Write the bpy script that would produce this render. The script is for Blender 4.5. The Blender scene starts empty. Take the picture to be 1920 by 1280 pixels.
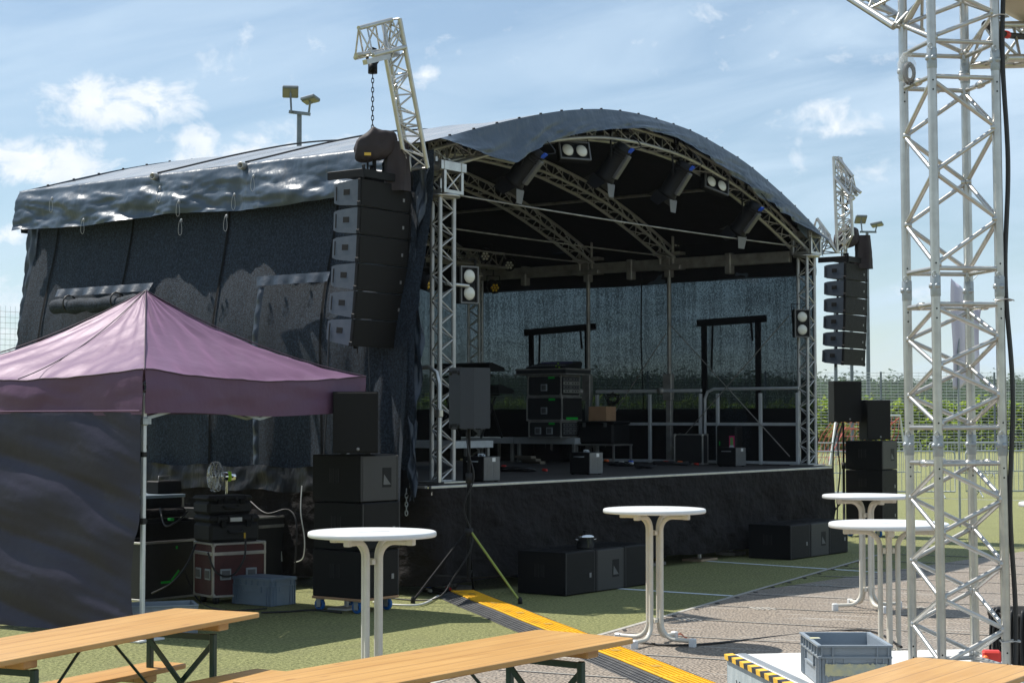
import bpy, bmesh, math, random
from mathutils import Vector, Matrix, noise
random.seed(7)
R = math.radians
V = Vector
sc = bpy.context.scene
COL = sc.collection

# ------------------------------------------------------------------ camera, sky, sun
CAMH = 1.86
F = 3250.0                       # focal length in pixels of a 1920 px wide picture
PITCH = math.atan2(145.0, F)
cam = bpy.data.cameras.new('camera'); camo = bpy.data.objects.new('camera', cam); COL.objects.link(camo)
cam.sensor_width = 36.0; cam.lens = F/1920*36.0; cam.clip_start = 0.1; cam.clip_end = 6000
camo.location = (0, 0, CAMH); camo.rotation_euler = (R(90)+PITCH, 0, 0)
sc.camera = camo

SUN_AZ = V((-0.862, 0.507)).normalized()     # horizontal direction towards the sun
SUN_EL = R(59)
sun = bpy.data.lights.new('sun', 'SUN'); suno = bpy.data.objects.new('sun', sun); COL.objects.link(suno)
sun.energy = 4.6; sun.angle = R(0.53); sun.color = (1.0, 0.955, 0.88)
sd = V((SUN_AZ.x*math.cos(SUN_EL), SUN_AZ.y*math.cos(SUN_EL), math.sin(SUN_EL)))
suno.rotation_euler = (-sd).to_track_quat('-Z', 'Y').to_euler()
suno.location = (-20, 20, 40)

sc.view_settings.view_transform = 'Standard'
sc.view_settings.look = 'None'
sc.view_settings.exposure = 0.50
sc.view_settings.gamma = 1.0

def nd(nt, typ, **kw):
    n = nt.nodes.new(typ)
    for k, v in kw.items():
        setattr(n, k, v)
    return n
def math_n(nt, op, a, b=None, clamp=False):
    n = nd(nt, 'ShaderNodeMath', operation=op); n.use_clamp = clamp
    for i, x in enumerate((a, b)):
        if x is None: continue
        if isinstance(x, (int, float)): n.inputs[i].default_value = x
        else: nt.links.new(x, n.inputs[i])
    return n.outputs[0]
def ramp(nt, fac, stops):
    n = nd(nt, 'ShaderNodeValToRGB')
    e = n.color_ramp.elements
    while len(e) < len(stops): e.new(0.5)
    for el, (p, c) in zip(e, stops):
        el.position = p; el.color = (c, c, c, 1) if isinstance(c, (int, float)) else (*c, 1)
    nt.links.new(fac, n.inputs[0]); return n.outputs[0]
def mixc(nt, fac, a, b, blend='MIX'):
    n = nd(nt, 'ShaderNodeMix', data_type='RGBA', blend_type=blend)
    for idx, x in ((0, fac), (6, a), (7, b)):
        if isinstance(x, (int, float)): n.inputs[idx].default_value = x
        elif isinstance(x, tuple): n.inputs[idx].default_value = (*x, 1)
        else: nt.links.new(x, n.inputs[idx])
    return n.outputs[2]

w = bpy.data.worlds.new('World'); sc.world = w; w.use_nodes = True
nt = w.node_tree; nt.nodes.clear()
sky = nd(nt, 'ShaderNodeTexSky', sky_type='NISHITA'); sky.sun_disc = False
sky.sun_elevation = SUN_EL; sky.sun_rotation = math.atan2(SUN_AZ.x, SUN_AZ.y)
sky.air_density = 1.0; sky.dust_density = 0.15; sky.ozone_density = 2.2
tc = nd(nt, 'ShaderNodeTexCoord'); sep = nd(nt, 'ShaderNodeSeparateXYZ'); nt.links.new(tc.outputs['Generated'], sep.inputs[0])
dx, dy, dz = sep.outputs
ya = math_n(nt, 'MAXIMUM', math_n(nt, 'ABSOLUTE', dy), 0.05)
uu = math_n(nt, 'DIVIDE', dx, ya); vv = math_n(nt, 'DIVIDE', dz, ya)      # a direction as azimuth / elevation slopes
def sky_pos(px, py): return ((px-960)/F, (785-py)/F)
# cumulus banks (direction, half width, half height, strength)
banks = [(215, 185, 165, 60, 1.0), (40, 300, 190, 52, 1.0), (500, 292, 210, 62, .9), (380, 262, 90, 36, .75), (795, 142, 52, 24, .8),
         (560, 95, 240, 75, .42), (1550, 222, 120, 52, .72), (1695, 552, 60, 22, .7), (10, 440, 70, 26, .8), (150, 216, 70, 22, .7),
         (1250, 60, 520, 90, .34), (10, 600, 160, 90, .7), (1750, 30, 420, 90, .34), (2500, 300, 400, 160, .9), (-700, 260, 420, 170, .9), (1400, 330, 500, 120, .30)]
comb = nd(nt, 'ShaderNodeCombineXYZ'); nt.links.new(uu, comb.inputs[0]); nt.links.new(math_n(nt, 'MULTIPLY', vv, 1.35), comb.inputs[1])
n1 = nd(nt, 'ShaderNodeTexNoise', noise_dimensions='3D'); n1.inputs['Scale'].default_value = 34; n1.inputs['Detail'].default_value = 9; n1.inputs['Roughness'].default_value = .62; n1.inputs['Distortion'].default_value = .35
nt.links.new(comb.outputs[0], n1.inputs['Vector'])
mask = None
for (px, py, a, b, s) in banks:
    u0, v0 = sky_pos(px, py)
    du = math_n(nt, 'DIVIDE', math_n(nt, 'SUBTRACT', uu, u0), a/F); dv = math_n(nt, 'DIVIDE', math_n(nt, 'SUBTRACT', vv, v0), b/F)
    r2 = math_n(nt, 'ADD', math_n(nt, 'MULTIPLY', du, du), math_n(nt, 'MULTIPLY', dv, dv))
    g = math_n(nt, 'MULTIPLY', math_n(nt, 'SUBTRACT', 1.0, math_n(nt, 'MULTIPLY', r2, .55), True), s)
    mask = g if mask is None else math_n(nt, 'MAXIMUM', mask, g)
cl = math_n(nt, 'ADD', math_n(nt, 'MULTIPLY', mask, .62), math_n(nt, 'MULTIPLY', math_n(nt, 'SUBTRACT', n1.outputs[0], .5), 1.7))
cl = ramp(nt, cl, [(0.30, 0.0), (0.58, 1.0)])
cl = math_n(nt, 'MULTIPLY', cl, ramp(nt, mask, [(0.0, 0.0), (0.25, .62), (.9, 1.0)]))
# thin high veil, drawn out sideways
comb2 = nd(nt, 'ShaderNodeCombineXYZ'); nt.links.new(math_n(nt, 'MULTIPLY', uu, 3.2), comb2.inputs[0])
nt.links.new(math_n(nt, 'ADD', math_n(nt, 'MULTIPLY', vv, 15.0), math_n(nt, 'MULTIPLY', uu, -2.6)), comb2.inputs[1])
n2 = nd(nt, 'ShaderNodeTexNoise'); n2.inputs['Scale'].default_value = 1.5; n2.inputs['Detail'].default_value = 6; n2.inputs['Roughness'].default_value = .55; n2.inputs['Distortion'].default_value = .6
nt.links.new(comb2.outputs[0], n2.inputs['Vector'])
veil = ramp(nt, n2.outputs[0], [(0.36, 0.0), (0.68, .72)])
veil = math_n(nt, 'MULTIPLY', veil, ramp(nt, uu, [(0.0, .62), (.16, 1.0)]))
veil = math_n(nt, 'ADD', veil, .22)
skyt = mixc(nt, 1.0, sky.outputs[0], (1.0, 1.02, 1.0), 'MULTIPLY')
skyc = mixc(nt, veil, skyt, (6.0, 7.5, 9.0))
n3 = nd(nt, 'ShaderNodeTexNoise'); n3.inputs['Scale'].default_value = 60; n3.inputs['Detail'].default_value = 5
nt.links.new(comb.outputs[0], n3.inputs['Vector'])
cloudc = mixc(nt, n3.outputs[0], (6.6, 7.5, 8.6), (10.0, 10.2, 10.3))
skyc = mixc(nt, cl, skyc, cloudc)
bg = nd(nt, 'ShaderNodeBackground'); bg.inputs[1].default_value = 0.08
nt.links.new(skyc, bg.inputs[0])
wo = nd(nt, 'ShaderNodeOutputWorld'); nt.links.new(bg.outputs[0], wo.inputs[0])

# ------------------------------------------------------------------ helpers
CP, SP = math.cos(PITCH), math.sin(PITCH)
def ray(px, py):
    x, y = (px-960)/F, (640-py)/F
    return V((x, CP - y*SP, SP + y*CP))
def gnd(px, py, z=0.0):
    r = ray(px, py); t = (z-CAMH)/r.z
    return V((r.x*t, r.y*t, z))
def dep(px, py, D):
    r = ray(px, py); t = D/r.y
    return V((r.x*t, D, CAMH + r.z*t))

MATS = {}
def mat(name, col, rough=.5, metal=0.0, var=None, bump=None, spec=.5, var2=None, coat=0.0, sheen=0.0):
    """base colour (plus a second colour through noise), noise bump"""
    m = bpy.data.materials.new(name); m.use_nodes = True; t = m.node_tree; b = t.nodes['Principled BSDF']
    b.inputs['Base Color'].default_value = (*col, 1); b.inputs['Roughness'].default_value = rough; b.inputs['Metallic'].default_value = metal
    b.inputs['Specular IOR Level'].default_value = spec
    if coat: b.inputs['Coat Weight'].default_value = coat
    if sheen: b.inputs['Sheen Weight'].default_value = sheen
    tcn = nd(t, 'ShaderNodeTexCoord')
    c = None
    if var:
        c2, scale, lo, hi = var[:4]; st = var[4] if len(var) > 4 else (1, 1, 1)
        mp = nd(t, 'ShaderNodeMapping'); mp.inputs['Scale'].default_value = st; t.links.new(tcn.outputs['Object'], mp.inputs[0])
        n = nd(t, 'ShaderNodeTexNoise'); n.inputs['Scale'].default_value = scale; n.inputs['Detail'].default_value = 6; n.inputs['Roughness'].default_value = .6
        t.links.new(mp.outputs[0], n.inputs['Vector'])
        c = mixc(t, ramp(t, n.outputs[0], [(lo, 0.0), (hi, 1.0)]), tuple(col), tuple(c2))
        t.links.new(c, b.inputs['Base Color'])
        rr = nd(t, 'ShaderNodeMapRange'); rr.inputs[3].default_value = max(.05, rough-.10); rr.inputs[4].default_value = min(1, rough+.12)
        t.links.new(n.outputs[0], rr.inputs[0]); t.links.new(rr.outputs[0], b.inputs['Roughness'])
    if var2:
        c2, scale, lo, hi = var2[:4]
        n = nd(t, 'ShaderNodeTexNoise'); n.inputs['Scale'].default_value = scale; n.inputs['Detail'].default_value = 4
        if len(var2) > 4:
            mp = nd(t, 'ShaderNodeMapping'); mp.inputs['Scale'].default_value = var2[4]; t.links.new(tcn.outputs['Object'], mp.inputs[0]); t.links.new(mp.outputs[0], n.inputs['Vector'])
        else: t.links.new(tcn.outputs['Object'], n.inputs['Vector'])
        c = mixc(t, ramp(t, n.outputs[0], [(lo, 0.0), (hi, 1.0)]), c if c is not None else tuple(col), tuple(c2))
        t.links.new(c, b.inputs['Base Color'])
    if bump:
        scale, strength, dist = bump[:3]
        n = nd(t, 'ShaderNodeTexNoise'); n.inputs['Scale'].default_value = scale; n.inputs['Detail'].default_value = 5
        if len(bump) > 3:
            mp = nd(t, 'ShaderNodeMapping'); mp.inputs['Scale'].default_value = bump[3]; t.links.new(tcn.outputs['Object'], mp.inputs[0]); t.links.new(mp.outputs[0], n.inputs['Vector'])
        else: t.links.new(tcn.outputs['Object'], n.inputs['Vector'])
        bp = nd(t, 'ShaderNodeBump'); bp.inputs['Strength'].default_value = strength; bp.inputs['Distance'].default_value = dist
        t.links.new(n.outputs[0], bp.inputs['Height']); t.links.new(bp.outputs[0], b.inputs['Normal'])
    MATS[name] = m; return m

class MB:
    def __init__(s): s.v = []; s.f = []; s.sm = []; s.mi = []; s.cur = 0
    def add(s, vs, fs, smooth=False):
        o = len(s.v); s.v += [V(p) for p in vs]
        for f in fs: s.f.append([i+o for i in f]); s.sm.append(smooth); s.mi.append(s.cur)
    def m(s, i): s.cur = i; return s
    def box(s, c, d, rot=None, b=0.0):
        h = V(d)/2; c = V(c); vs = []; idx = {}
        sg = (-1, 1)
        if b <= 0:
            for x in sg:
                for y in sg:
                    for z in sg: idx[(x, y, z)] = len(vs); vs.append(V((x*h.x, y*h.y, z*h.z)))
            fs = [[idx[(k, -1, -1)], idx[(k, 1, -1)], idx[(k, 1, 1)], idx[(k, -1, 1)]] for k in sg] + \
                 [[idx[(-1, k, -1)], idx[(1, k, -1)], idx[(1, k, 1)], idx[(-1, k, 1)]] for k in sg] + \
                 [[idx[(-1, -1, k)], idx[(1, -1, k)], idx[(1, 1, k)], idx[(-1, 1, k)]] for k in sg]
        else:
            b = min(b, min(h)*.9)
            for x in sg:
                for y in sg:
                    for z in sg:
                        for a in range(3):
                            p = [x*(h.x-b), y*(h.y-b), z*(h.z-b)]; p[a] = (x, y, z)[a]*h[a]
                            idx[(x, y, z, a)] = len(vs); vs.append(V(p))
            fs = []
            for a in range(3):
                o1, o2 = [q for q in range(3) if q != a]
                for k in sg:
                    f = []
                    for (p, q) in ((-1, -1), (1, -1), (1, 1), (-1, 1)):
                        e = [0, 0, 0]; e[a] = k; e[o1] = p; e[o2] = q; f.append(idx[(*e, a)])
                    fs.append(f)
                for p in sg:
                    for q in sg:
                        e1 = [0, 0, 0]; e1[o1] = p; e1[o2] = q
                        lo = list(e1); hi = list(e1); lo[a] = -1; hi[a] = 1
                        fs.append([idx[(*lo, o1)], idx[(*hi, o1)], idx[(*hi, o2)], idx[(*lo, o2)]])
            for x in sg:
                for y in sg:
                    for z in sg: fs.append([idx[(x, y, z, 0)], idx[(x, y, z, 1)], idx[(x, y, z, 2)]])
        out = []
        for f in fs:
            n = (vs[f[1]]-vs[f[0]]).cross(vs[f[2]]-vs[f[0]]); ctr = sum((vs[i] for i in f), V((0, 0, 0)))
            out.append(f if n.dot(ctr) > 0 else f[::-1])
        if rot is not None: vs = [rot @ p for p in vs]
        s.add([p+c for p in vs], out); return s
    def tube(s, pts, r, n=8, cap=True, closed=False):
        pts = [V(p) for p in pts]; k = len(pts); rings = []; prev = None
        for i, p in enumerate(pts):
            if closed: t = pts[(i+1) % k]-pts[i-1]
            else: t = pts[min(i+1, k-1)]-pts[max(i-1, 0)]
            if t.length < 1e-9: t = V((0, 0, 1))
            t.normalize()
            if prev is None:
                a = t.cross(V((0, 0, 1)));
                if a.length < .05: a = t.cross(V((1, 0, 0)))
            else: a = prev - t*prev.dot(t)
            a.normalize(); prev = a; bb = t.cross(a)
            rr = r[i] if isinstance(r, (list, tuple)) else r
            rings.append([p + a*math.cos(2*math.pi*j/n)*rr + bb*math.sin(2*math.pi*j/n)*rr for j in range(n)])
        vs = [p for q in rings for p in q]; fs = []
        m = k if closed else k-1
        for i in range(m):
            i2 = (i+1) % k
            for j in range(n):
                j2 = (j+1) % n; fs.append([i*n+j, i*n+j2, i2*n+j2, i2*n+j])
        s.add(vs, fs, True)
        if cap and not closed:
            s.add(rings[0], [list(range(n))[::-1]]); s.add(rings[-1], [list(range(n))])
        return s
    def bar(s, p, q, r, n=8): return s.tube([p, q], r, n)
    def rbar(s, p, q, wx, wz, up=(0, 0, 1), b=0.0):
        p, q = V(p), V(q); y = (q-p); L = y.length; y.normalize(); x = y.cross(V(up)); x.normalize(); z = x.cross(y)
        rot = Matrix((x, y, z)).transposed()
        return s.box((p+q)/2, (wx, L, wz), rot, b)
    def lathe(s, prof, c=(0, 0, 0), n=24, axis=None, smooth=True):
        c = V(c); vs = []; fs = []; k = len(prof)
        for i in range(n):
            a = 2*math.pi*i/n
            for (r, z) in prof: vs.append(V((r*math.cos(a), r*math.sin(a), z)))
        for i in range(n):
            i2 = (i+1) % n
            for j in range(k-1): fs.append([i*k+j, i2*k+j, i2*k+j+1, i*k+j+1])
        if axis is not None:
            rot = V((0, 0, 1)).rotation_difference(V(axis)).to_matrix(); vs = [rot @ p for p in vs]
        s.add([p+c for p in vs], fs, smooth); return s
    def grid(s, fn, nu, nv, smooth=True, flip=False):
        vs = [V(fn(i/nu, j/nv)) for j in range(nv+1) for i in range(nu+1)]; fs = []
        for j in range(nv):
            for i in range(nu):
                a = j*(nu+1)+i; f = [a, a+1, a+nu+2, a+nu+1]; fs.append(f[::-1] if flip else f)
        s.add(vs, fs, smooth); return s
    def prism(s, poly, axis, lo, hi):
        """polygon in the two other axes, extruded along an axis"""
        def p3(a, b, k): return V((k, a, b)) if axis == 0 else V((a, k, b)) if axis == 1 else V((a, b, k))
        n = len(poly); vs = [p3(a, b, lo) for a, b in poly]+[p3(a, b, hi) for a, b in poly]
        fs = [list(range(n)), list(range(n, 2*n))[::-1]]+[[i, i+n, (i+1) % n + n, (i+1) % n] for i in range(n)]
        ctr = sum(vs, V((0, 0, 0)))/len(vs); out = []
        for f in fs:
            nn = (vs[f[1]]-vs[f[0]]).cross(vs[f[2]]-vs[f[1]]); cc = sum((vs[i] for i in f), V((0, 0, 0)))/len(f) - ctr
            out.append(f if nn.dot(cc) > 0 else f[::-1])
        s.add(vs, out); return s
    def quad(s, a, b, c, d): s.add([a, b, c, d], [[0, 1, 2, 3]]); return s
    def build(s, name, mats, parent=None, solid=0.0, sub=0):
        me = bpy.data.meshes.new(name); me.from_pydata([tuple(p) for p in s.v], [], s.f); me.update()
        if not isinstance(mats, (list, tuple)): mats = [mats]
        for m_ in mats: me.materials.append(m_)
        me.polygons.foreach_set('use_smooth', s.sm); me.polygons.foreach_set('material_index', s.mi)
        o = bpy.data.objects.new(name, me); COL.objects.link(o)
        if parent is not None: o.parent = parent
        if sub:
            md = o.modifiers.new('sub', 'SUBSURF'); md.levels = sub; md.render_levels = sub
        if solid:
            md = o.modifiers.new('solid', 'SOLIDIFY'); md.thickness = solid; md.offset = 0
        return o

def tag(o, label, cat, group=None, kind=None):
    o['label'] = label; o['category'] = cat
    if group: o['group'] = group
    if kind: o['kind'] = kind
    return o
def thing(name, label, cat, loc=(0, 0, 0), rz=0.0, group=None):
    o = bpy.data.objects.new(name, None); COL.objects.link(o); o.empty_display_size = .2
    o.location = loc; o.rotation_euler = (0, 0, rz); return tag(o, label, cat, group)
def kids(o): return [c for c in COL.objects if c.parent == o]
def copy_tree(o, parent=None):
    c = o.copy(); COL.objects.link(c); c.parent = parent
    for ch in kids(o): copy_tree(ch, c)
    return c
def dup(o, loc, rz, label=None):
    c = copy_tree(o); c.location = loc; c.rotation_euler = (0, 0, rz)
    if label: c['label'] = label
    return c
def struct(o): o['kind'] = 'structure'; return o
def lerp(a, b, t): return a+(b-a)*t
def interp(tab, x):
    if x <= tab[0][0]: return tab[0][1]
    for (x0, y0), (x1, y1) in zip(tab, tab[1:]):
        if x <= x1: return lerp(y0, y1, (x-x0)/(x1-x0))
    return tab[-1][1]
def smooth_tab(tab, n=60):
    x0, x1 = tab[0][0], tab[-1][0]; raw = [(lerp(x0, x1, i/n), interp(tab, lerp(x0, x1, i/n))) for i in range(n+1)]
    for _ in range(10): raw = [raw[0]]+[(raw[i][0], (raw[i-1][1]+2*raw[i][1]+raw[i+1][1])/4) for i in range(1, n)]+[raw[-1]]
    return raw
def nz(x, y, z=0.0): return noise.noise(V((x, y, z)))
def fbm(x, y, z=0.0): return noise.fractal(V((x, y, z)), 1.0, 2.0, 4)

def lattice(m, chords, pairs, rc, rb, nc=10, nb=6, rungs=()):
    for c in chords: m.tube(c, rc, nc)
    for (a, b, ph) in pairs:
        A, B = chords[a], chords[b]
        for i in range(len(A)-1):
            if (i+ph) % 2 == 0: m.bar(A[i], B[i+1], rb, nb)
            else: m.bar(B[i], A[i+1], rb, nb)
        for k in rungs: m.bar(A[k], B[k], rb, nb)
def straight(p, q, n): p, q = V(p), V(q); return [p+(q-p)*(i/n) for i in range(n+1)]
def loop_tube(m, c, rx, rz, r, ax=(1, 0, 0), n=14):
    c = V(c); ax = V(ax)
    m.tube([c + ax*math.cos(2*math.pi*i/n)*rx + V((0, 0, math.sin(2*math.pi*i/n)*rz)) for i in range(n)], r, 5, closed=True)
def sag(p, q, d, n=12):
    p, q = V(p), V(q); return [p+(q-p)*(i/n) - V((0, 0, d*4*(i/n)*(1-i/n))) for i in range(n+1)]

# ------------------------------------------------------------------ materials
ALU = mat('aluminium', (.56, .55, .52), .34, .85, var=((.44, .43, .41), 9, .35, .7), bump=(60, .08, .002))
ALUW = mat('weathered_aluminium', (.46, .46, .455), .42, .5, var=((.34, .34, .335), 7, .35, .75), bump=(40, .1, .002))
ALUD = mat('dull_profile', (.38, .37, .34), .5, .5, var=((.2, .19, .18), 6, .3, .7))
GALV = mat('galvanised_steel', (.42, .45, .47), .45, .6, var=((.3, .33, .35), 12, .3, .7))
STEELP = mat('polished_steel', (.62, .60, .57), .18, 1.0, var=((.5, .48, .46), 5, .3, .7))
BLK = mat('black_paint', (.0042, .0044, .0052), .55, 0, var=((.008, .008, .009), 25, .4, .8), bump=(180, .25, .002), spec=.22)
GRILLE = mat('grille', (.0060, .0056, .0054), .6, .1, var=((.010, .0094, .009), 18, .35, .8), bump=(420, .8, .003), spec=.25)
ARRS = mat('skylit_array_side', (.066, .084, .110), .5, 0, var=((.095, .112, .138), 14, .4, .8), bump=(160, .2, .002))  # blue-grey of the sky light on the sides put into the colour
GREYCAB = mat('cabinet_grey', (.022, .022, .0225), .5, 0, var=((.031, .031, .031), 20, .4, .8), bump=(220, .3, .002))
HEMP = mat('wall_strip_tarpaulin', (.020, .030, .045), .38, 0, var=((.032, .044, .062), 3, .35, .75), bump=(6, .4, .05), spec=.5)
DARK = mat('recess_shade_and_dark_parts', (.004, .004, .004), .8)  # paints the shade of handle recesses, slots and holes; also dark parts
RUB = mat('rubber', (.010, .010, .0105), .7, 0, bump=(50, .2, .003))
CABLE = mat('cable_sheath', (.012, .012, .013), .5)
WHITECAB = mat('white_cable', (.55, .55, .52), .5)
TOPW = mat('white_table_top', (.70, .71, .71), .32, 0, var=((.62, .63, .63), 4, .4, .8), spec=.5)
TUBEW = mat('cream_tube', (.66, .63, .55), .38, 0, var=((.58, .54, .46), 6, .4, .8))
GREENST = mat('green_steel', (.008, .035, .025), .35, .1, var=((.014, .05, .035), 15, .4, .8))
CRATE = mat('grey_plastic', (.25, .29, .33), .45, 0, var=((.21, .245, .28), 6, .35, .75), bump=(90, .08, .002))
CRATEB = mat('blue_grey_plastic', (.17, .23, .30), .45, 0, var=((.14, .19, .25), 6, .35, .75))
REDPLY = mat('red_ply', (.075, .012, .012), .5, 0, var=((.05, .009, .009), 10, .3, .7))
BLKPLY = mat('black_ply', (.012, .012, .013), .5, 0, var=((.022, .022, .022), 14, .4, .75))
GREENT = mat('green_tape', (.0, .50, .04), .5)
YEL = mat('yellow_plastic', (.80, .44, .008), .5, 0, var=((.70, .37, .008), 5, .4, .8), var2=((.30, .17, .03), 3, .60, .80), bump=(70, .3, .004))
RAMPB = mat('ramp_rubber', (.045, .047, .052), .6, 0, var=((.09, .09, .09), 8, .4, .8), bump=(60, .3, .004))
CARD = mat('cardboard', (.46, .27, .15), .8, 0, var=((.40, .23, .125), 6, .3, .7))
REDC = mat('red_plastic', (.55, .03, .02), .45)
ORC = mat('orange_plastic', (.85, .16, .03), .45)
PINK = mat('pink_board', (.55, .02, .14), .5)
BLUEC = mat('blue_connector', (.02, .10, .62), .4)
BLUEW = mat('blue_wheel', (.01, .12, .40), .4)
LENS = mat('lamp_lens', (.62, .62, .55), .15, 0, spec=.8)
LENSY = mat('amber_lens', (.65, .40, .03), .2)
BARN = mat('barn_door', (.12, .125, .13), .55, .2, var=((.16, .16, .165), 10, .3, .7))
PAPER = mat('paper_label', (.62, .62, .60), .7)
GREYVENT = mat('vent_grey', (.10, .103, .105), .5, .2, var=((.13, .13, .13), 14, .3, .7))
WHITEF = mat('flag_cloth', (.66, .62, .74), .8)
CANVAS = mat('cream_canvas', (.60, .55, .45), .8, 0, var=((.52, .47, .38), 5, .3, .7))
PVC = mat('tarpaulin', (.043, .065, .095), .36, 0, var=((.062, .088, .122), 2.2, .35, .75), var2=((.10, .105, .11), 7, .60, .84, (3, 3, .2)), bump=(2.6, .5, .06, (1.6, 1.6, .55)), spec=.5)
PVC.node_tree.nodes['Principled BSDF'].inputs['Coat Roughness'].default_value = .12
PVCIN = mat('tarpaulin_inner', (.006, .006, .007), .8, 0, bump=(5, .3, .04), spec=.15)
ROOFM = mat('glare_roof_tarpaulin', (.20, .21, .22), .26, 0, var=((.27, .275, .28), 1.5, .3, .7), var2=((.40, .39, .37), 3, .5, .8, (.5, 3, 3)), bump=(3, .3, .05), spec=.8)  # pale greys put sun glare on the dark sheet into the colour
SKIRT = mat('skirt_cloth', (.0125, .0108, .0108), .8, 0, var=((.019, .0168, .0165), 2.5, .3, .7), bump=(4, 1.0, .10, (1, 1, 1.4)), spec=.12)
MONB = mat('monitor_body', (.015, .020, .028), .55, 0, var=((.020, .026, .035), 9, .4, .8), bump=(200, .3, .002))
RAILM = mat('rail_zinc', (.52, .54, .55), .45, .2, var=((.42, .44, .45), 9, .3, .7))
HOISTC = mat('hoist_cover', (.026, .020, .022), .7, 0, var=((.045, .035, .036), 5, .3, .7), bump=(9, .35, .04), spec=.3)
TENT = mat('plum_canopy_cloth', (.074, .034, .064), .50, 0, var=((.090, .042, .078), 1.6, .3, .7), bump=(6, .25, .03), spec=.55, sheen=.42)
_b = TENT.node_tree.nodes['Principled BSDF']; _b.inputs['Sheen Roughness'].default_value = .40; _b.inputs['Sheen Tint'].default_value = (.80, .48, .80, 1); _b.inputs['Specular Tint'].default_value = (1.0, .80, 1.0, 1)
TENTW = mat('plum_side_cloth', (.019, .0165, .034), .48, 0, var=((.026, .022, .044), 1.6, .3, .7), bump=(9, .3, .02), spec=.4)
DECKM = mat('deck_ply', (.055, .047, .042), .6, 0, var=((.038, .033, .03), 4, .3, .7), var2=((.09, .08, .07), 9, .62, .8))
FOIL = mat('crumpled_foil', (.005, .005, .006), .45, 0, var=((.022, .018, .012), 5, .55, .8), bump=(8, .6, .05, (1, 1, .3)), spec=.3)
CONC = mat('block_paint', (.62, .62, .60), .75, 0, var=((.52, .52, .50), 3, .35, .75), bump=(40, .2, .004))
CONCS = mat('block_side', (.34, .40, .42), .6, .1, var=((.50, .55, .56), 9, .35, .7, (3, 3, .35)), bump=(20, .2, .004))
TAPEY = mat('hazard_yellow', (.80, .48, .05), .5)
TAPEK = mat('hazard_black', (.03, .03, .035), .5)
EMB = mat('badge', (.25, .25, .25), .4, .3)
WIRE = mat('fence_wire', (.46, .50, .52), .5, .2)
MASTM = mat('mast_paint', (.16, .19, .22), .5, .3, var=((.12, .14, .17), 4, .3, .7))
LAMPG = mat('floodlight_glass', (.20, .19, .13), .3, .1, var=((.15, .14, .10), 3, .3, .7))
CHROME = mat('chrome', (.75, .75, .75), .08, 1.0)
GLASSP = mat('clear_guard', (.5, .5, .5), .2)
LIME = mat('lime_tape', (.35, .65, .02), .5)
LINEW = mat('line_paint', (.62, .66, .68), .85, 0, var=((.25, .29, .2), 35, .5, .75))

def fabric_mesh(name, col, lo, hi, a0, a1):
    """knitted shade netting: threads with openings the sky shows through"""
    m = bpy.data.materials.new(name); m.use_nodes = True; t = m.node_tree; t.nodes.clear()
    tcn = nd(t, 'ShaderNodeTexCoord')
    def ns(scale, st, detail=3):
        mp = nd(t, 'ShaderNodeMapping'); mp.inputs['Scale'].default_value = st; t.links.new(tcn.outputs['Object'], mp.inputs[0])
        n = nd(t, 'ShaderNodeTexNoise'); n.inputs['Scale'].default_value = scale; n.inputs['Detail'].default_value = detail; n.inputs['Roughness'].default_value = .7
        t.links.new(mp.outputs[0], n.inputs['Vector']); return n.outputs[0]
    fine = ns(52, (1, 1, .7), 3); streak = ns(13, (1, 1, .035), 4); band = ns(3, (.3, .3, 1.2), 3)
    s = math_n(t, 'ADD', math_n(t, 'MULTIPLY', fine, 1.15), math_n(t, 'ADD', math_n(t, 'MULTIPLY', streak, .55), math_n(t, 'MULTIPLY', band, .35)))
    op = nd(t, 'ShaderNodeMapRange'); op.inputs[1].default_value = lo; op.inputs[2].default_value = hi; op.inputs[3].default_value = a0; op.inputs[4].default_value = a1
    t.links.new(s, op.inputs[0])
    b = nd(t, 'ShaderNodeBsdfPrincipled'); b.inputs['Roughness'].default_value = .7; b.inputs['Specular IOR Level'].default_value = .22
    cc = mixc(t, ramp(t, ns(48, (1, 1, .8), 3), [(.42, 0.0), (.64, 1.0)]), tuple(x*.55 for x in col), tuple(x*2.0 for x in col)); t.links.new(cc, b.inputs['Base Color'])
    bp = nd(t, 'ShaderNodeBump'); bp.inputs['Strength'].default_value = .9; bp.inputs['Distance'].default_value = .012
    t.links.new(ns(75, (1, 1, 1), 3), bp.inputs['Height']); t.links.new(bp.outputs[0], b.inputs['Normal'])
    tr = nd(t, 'ShaderNodeBsdfTransparent'); tr.inputs[0].default_value = (.70, .88, 1.0, 1); mx = nd(t, 'ShaderNodeMixShader')
    t.links.new(op.outputs[0], mx.inputs[0]); t.links.new(b.outputs[0], mx.inputs[1]); t.links.new(tr.outputs[0], mx.inputs[2])
    o = nd(t, 'ShaderNodeOutputMaterial'); t.links.new(mx.outputs[0], o.inputs[0]); return m
NET = fabric_mesh('shade_netting', (.005, .008, .012), .78, 1.60, .010, .22)
NETL = fabric_mesh('shade_netting_side', (.0165, .024, .035), .95, 1.5, .0, .06)

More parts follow.
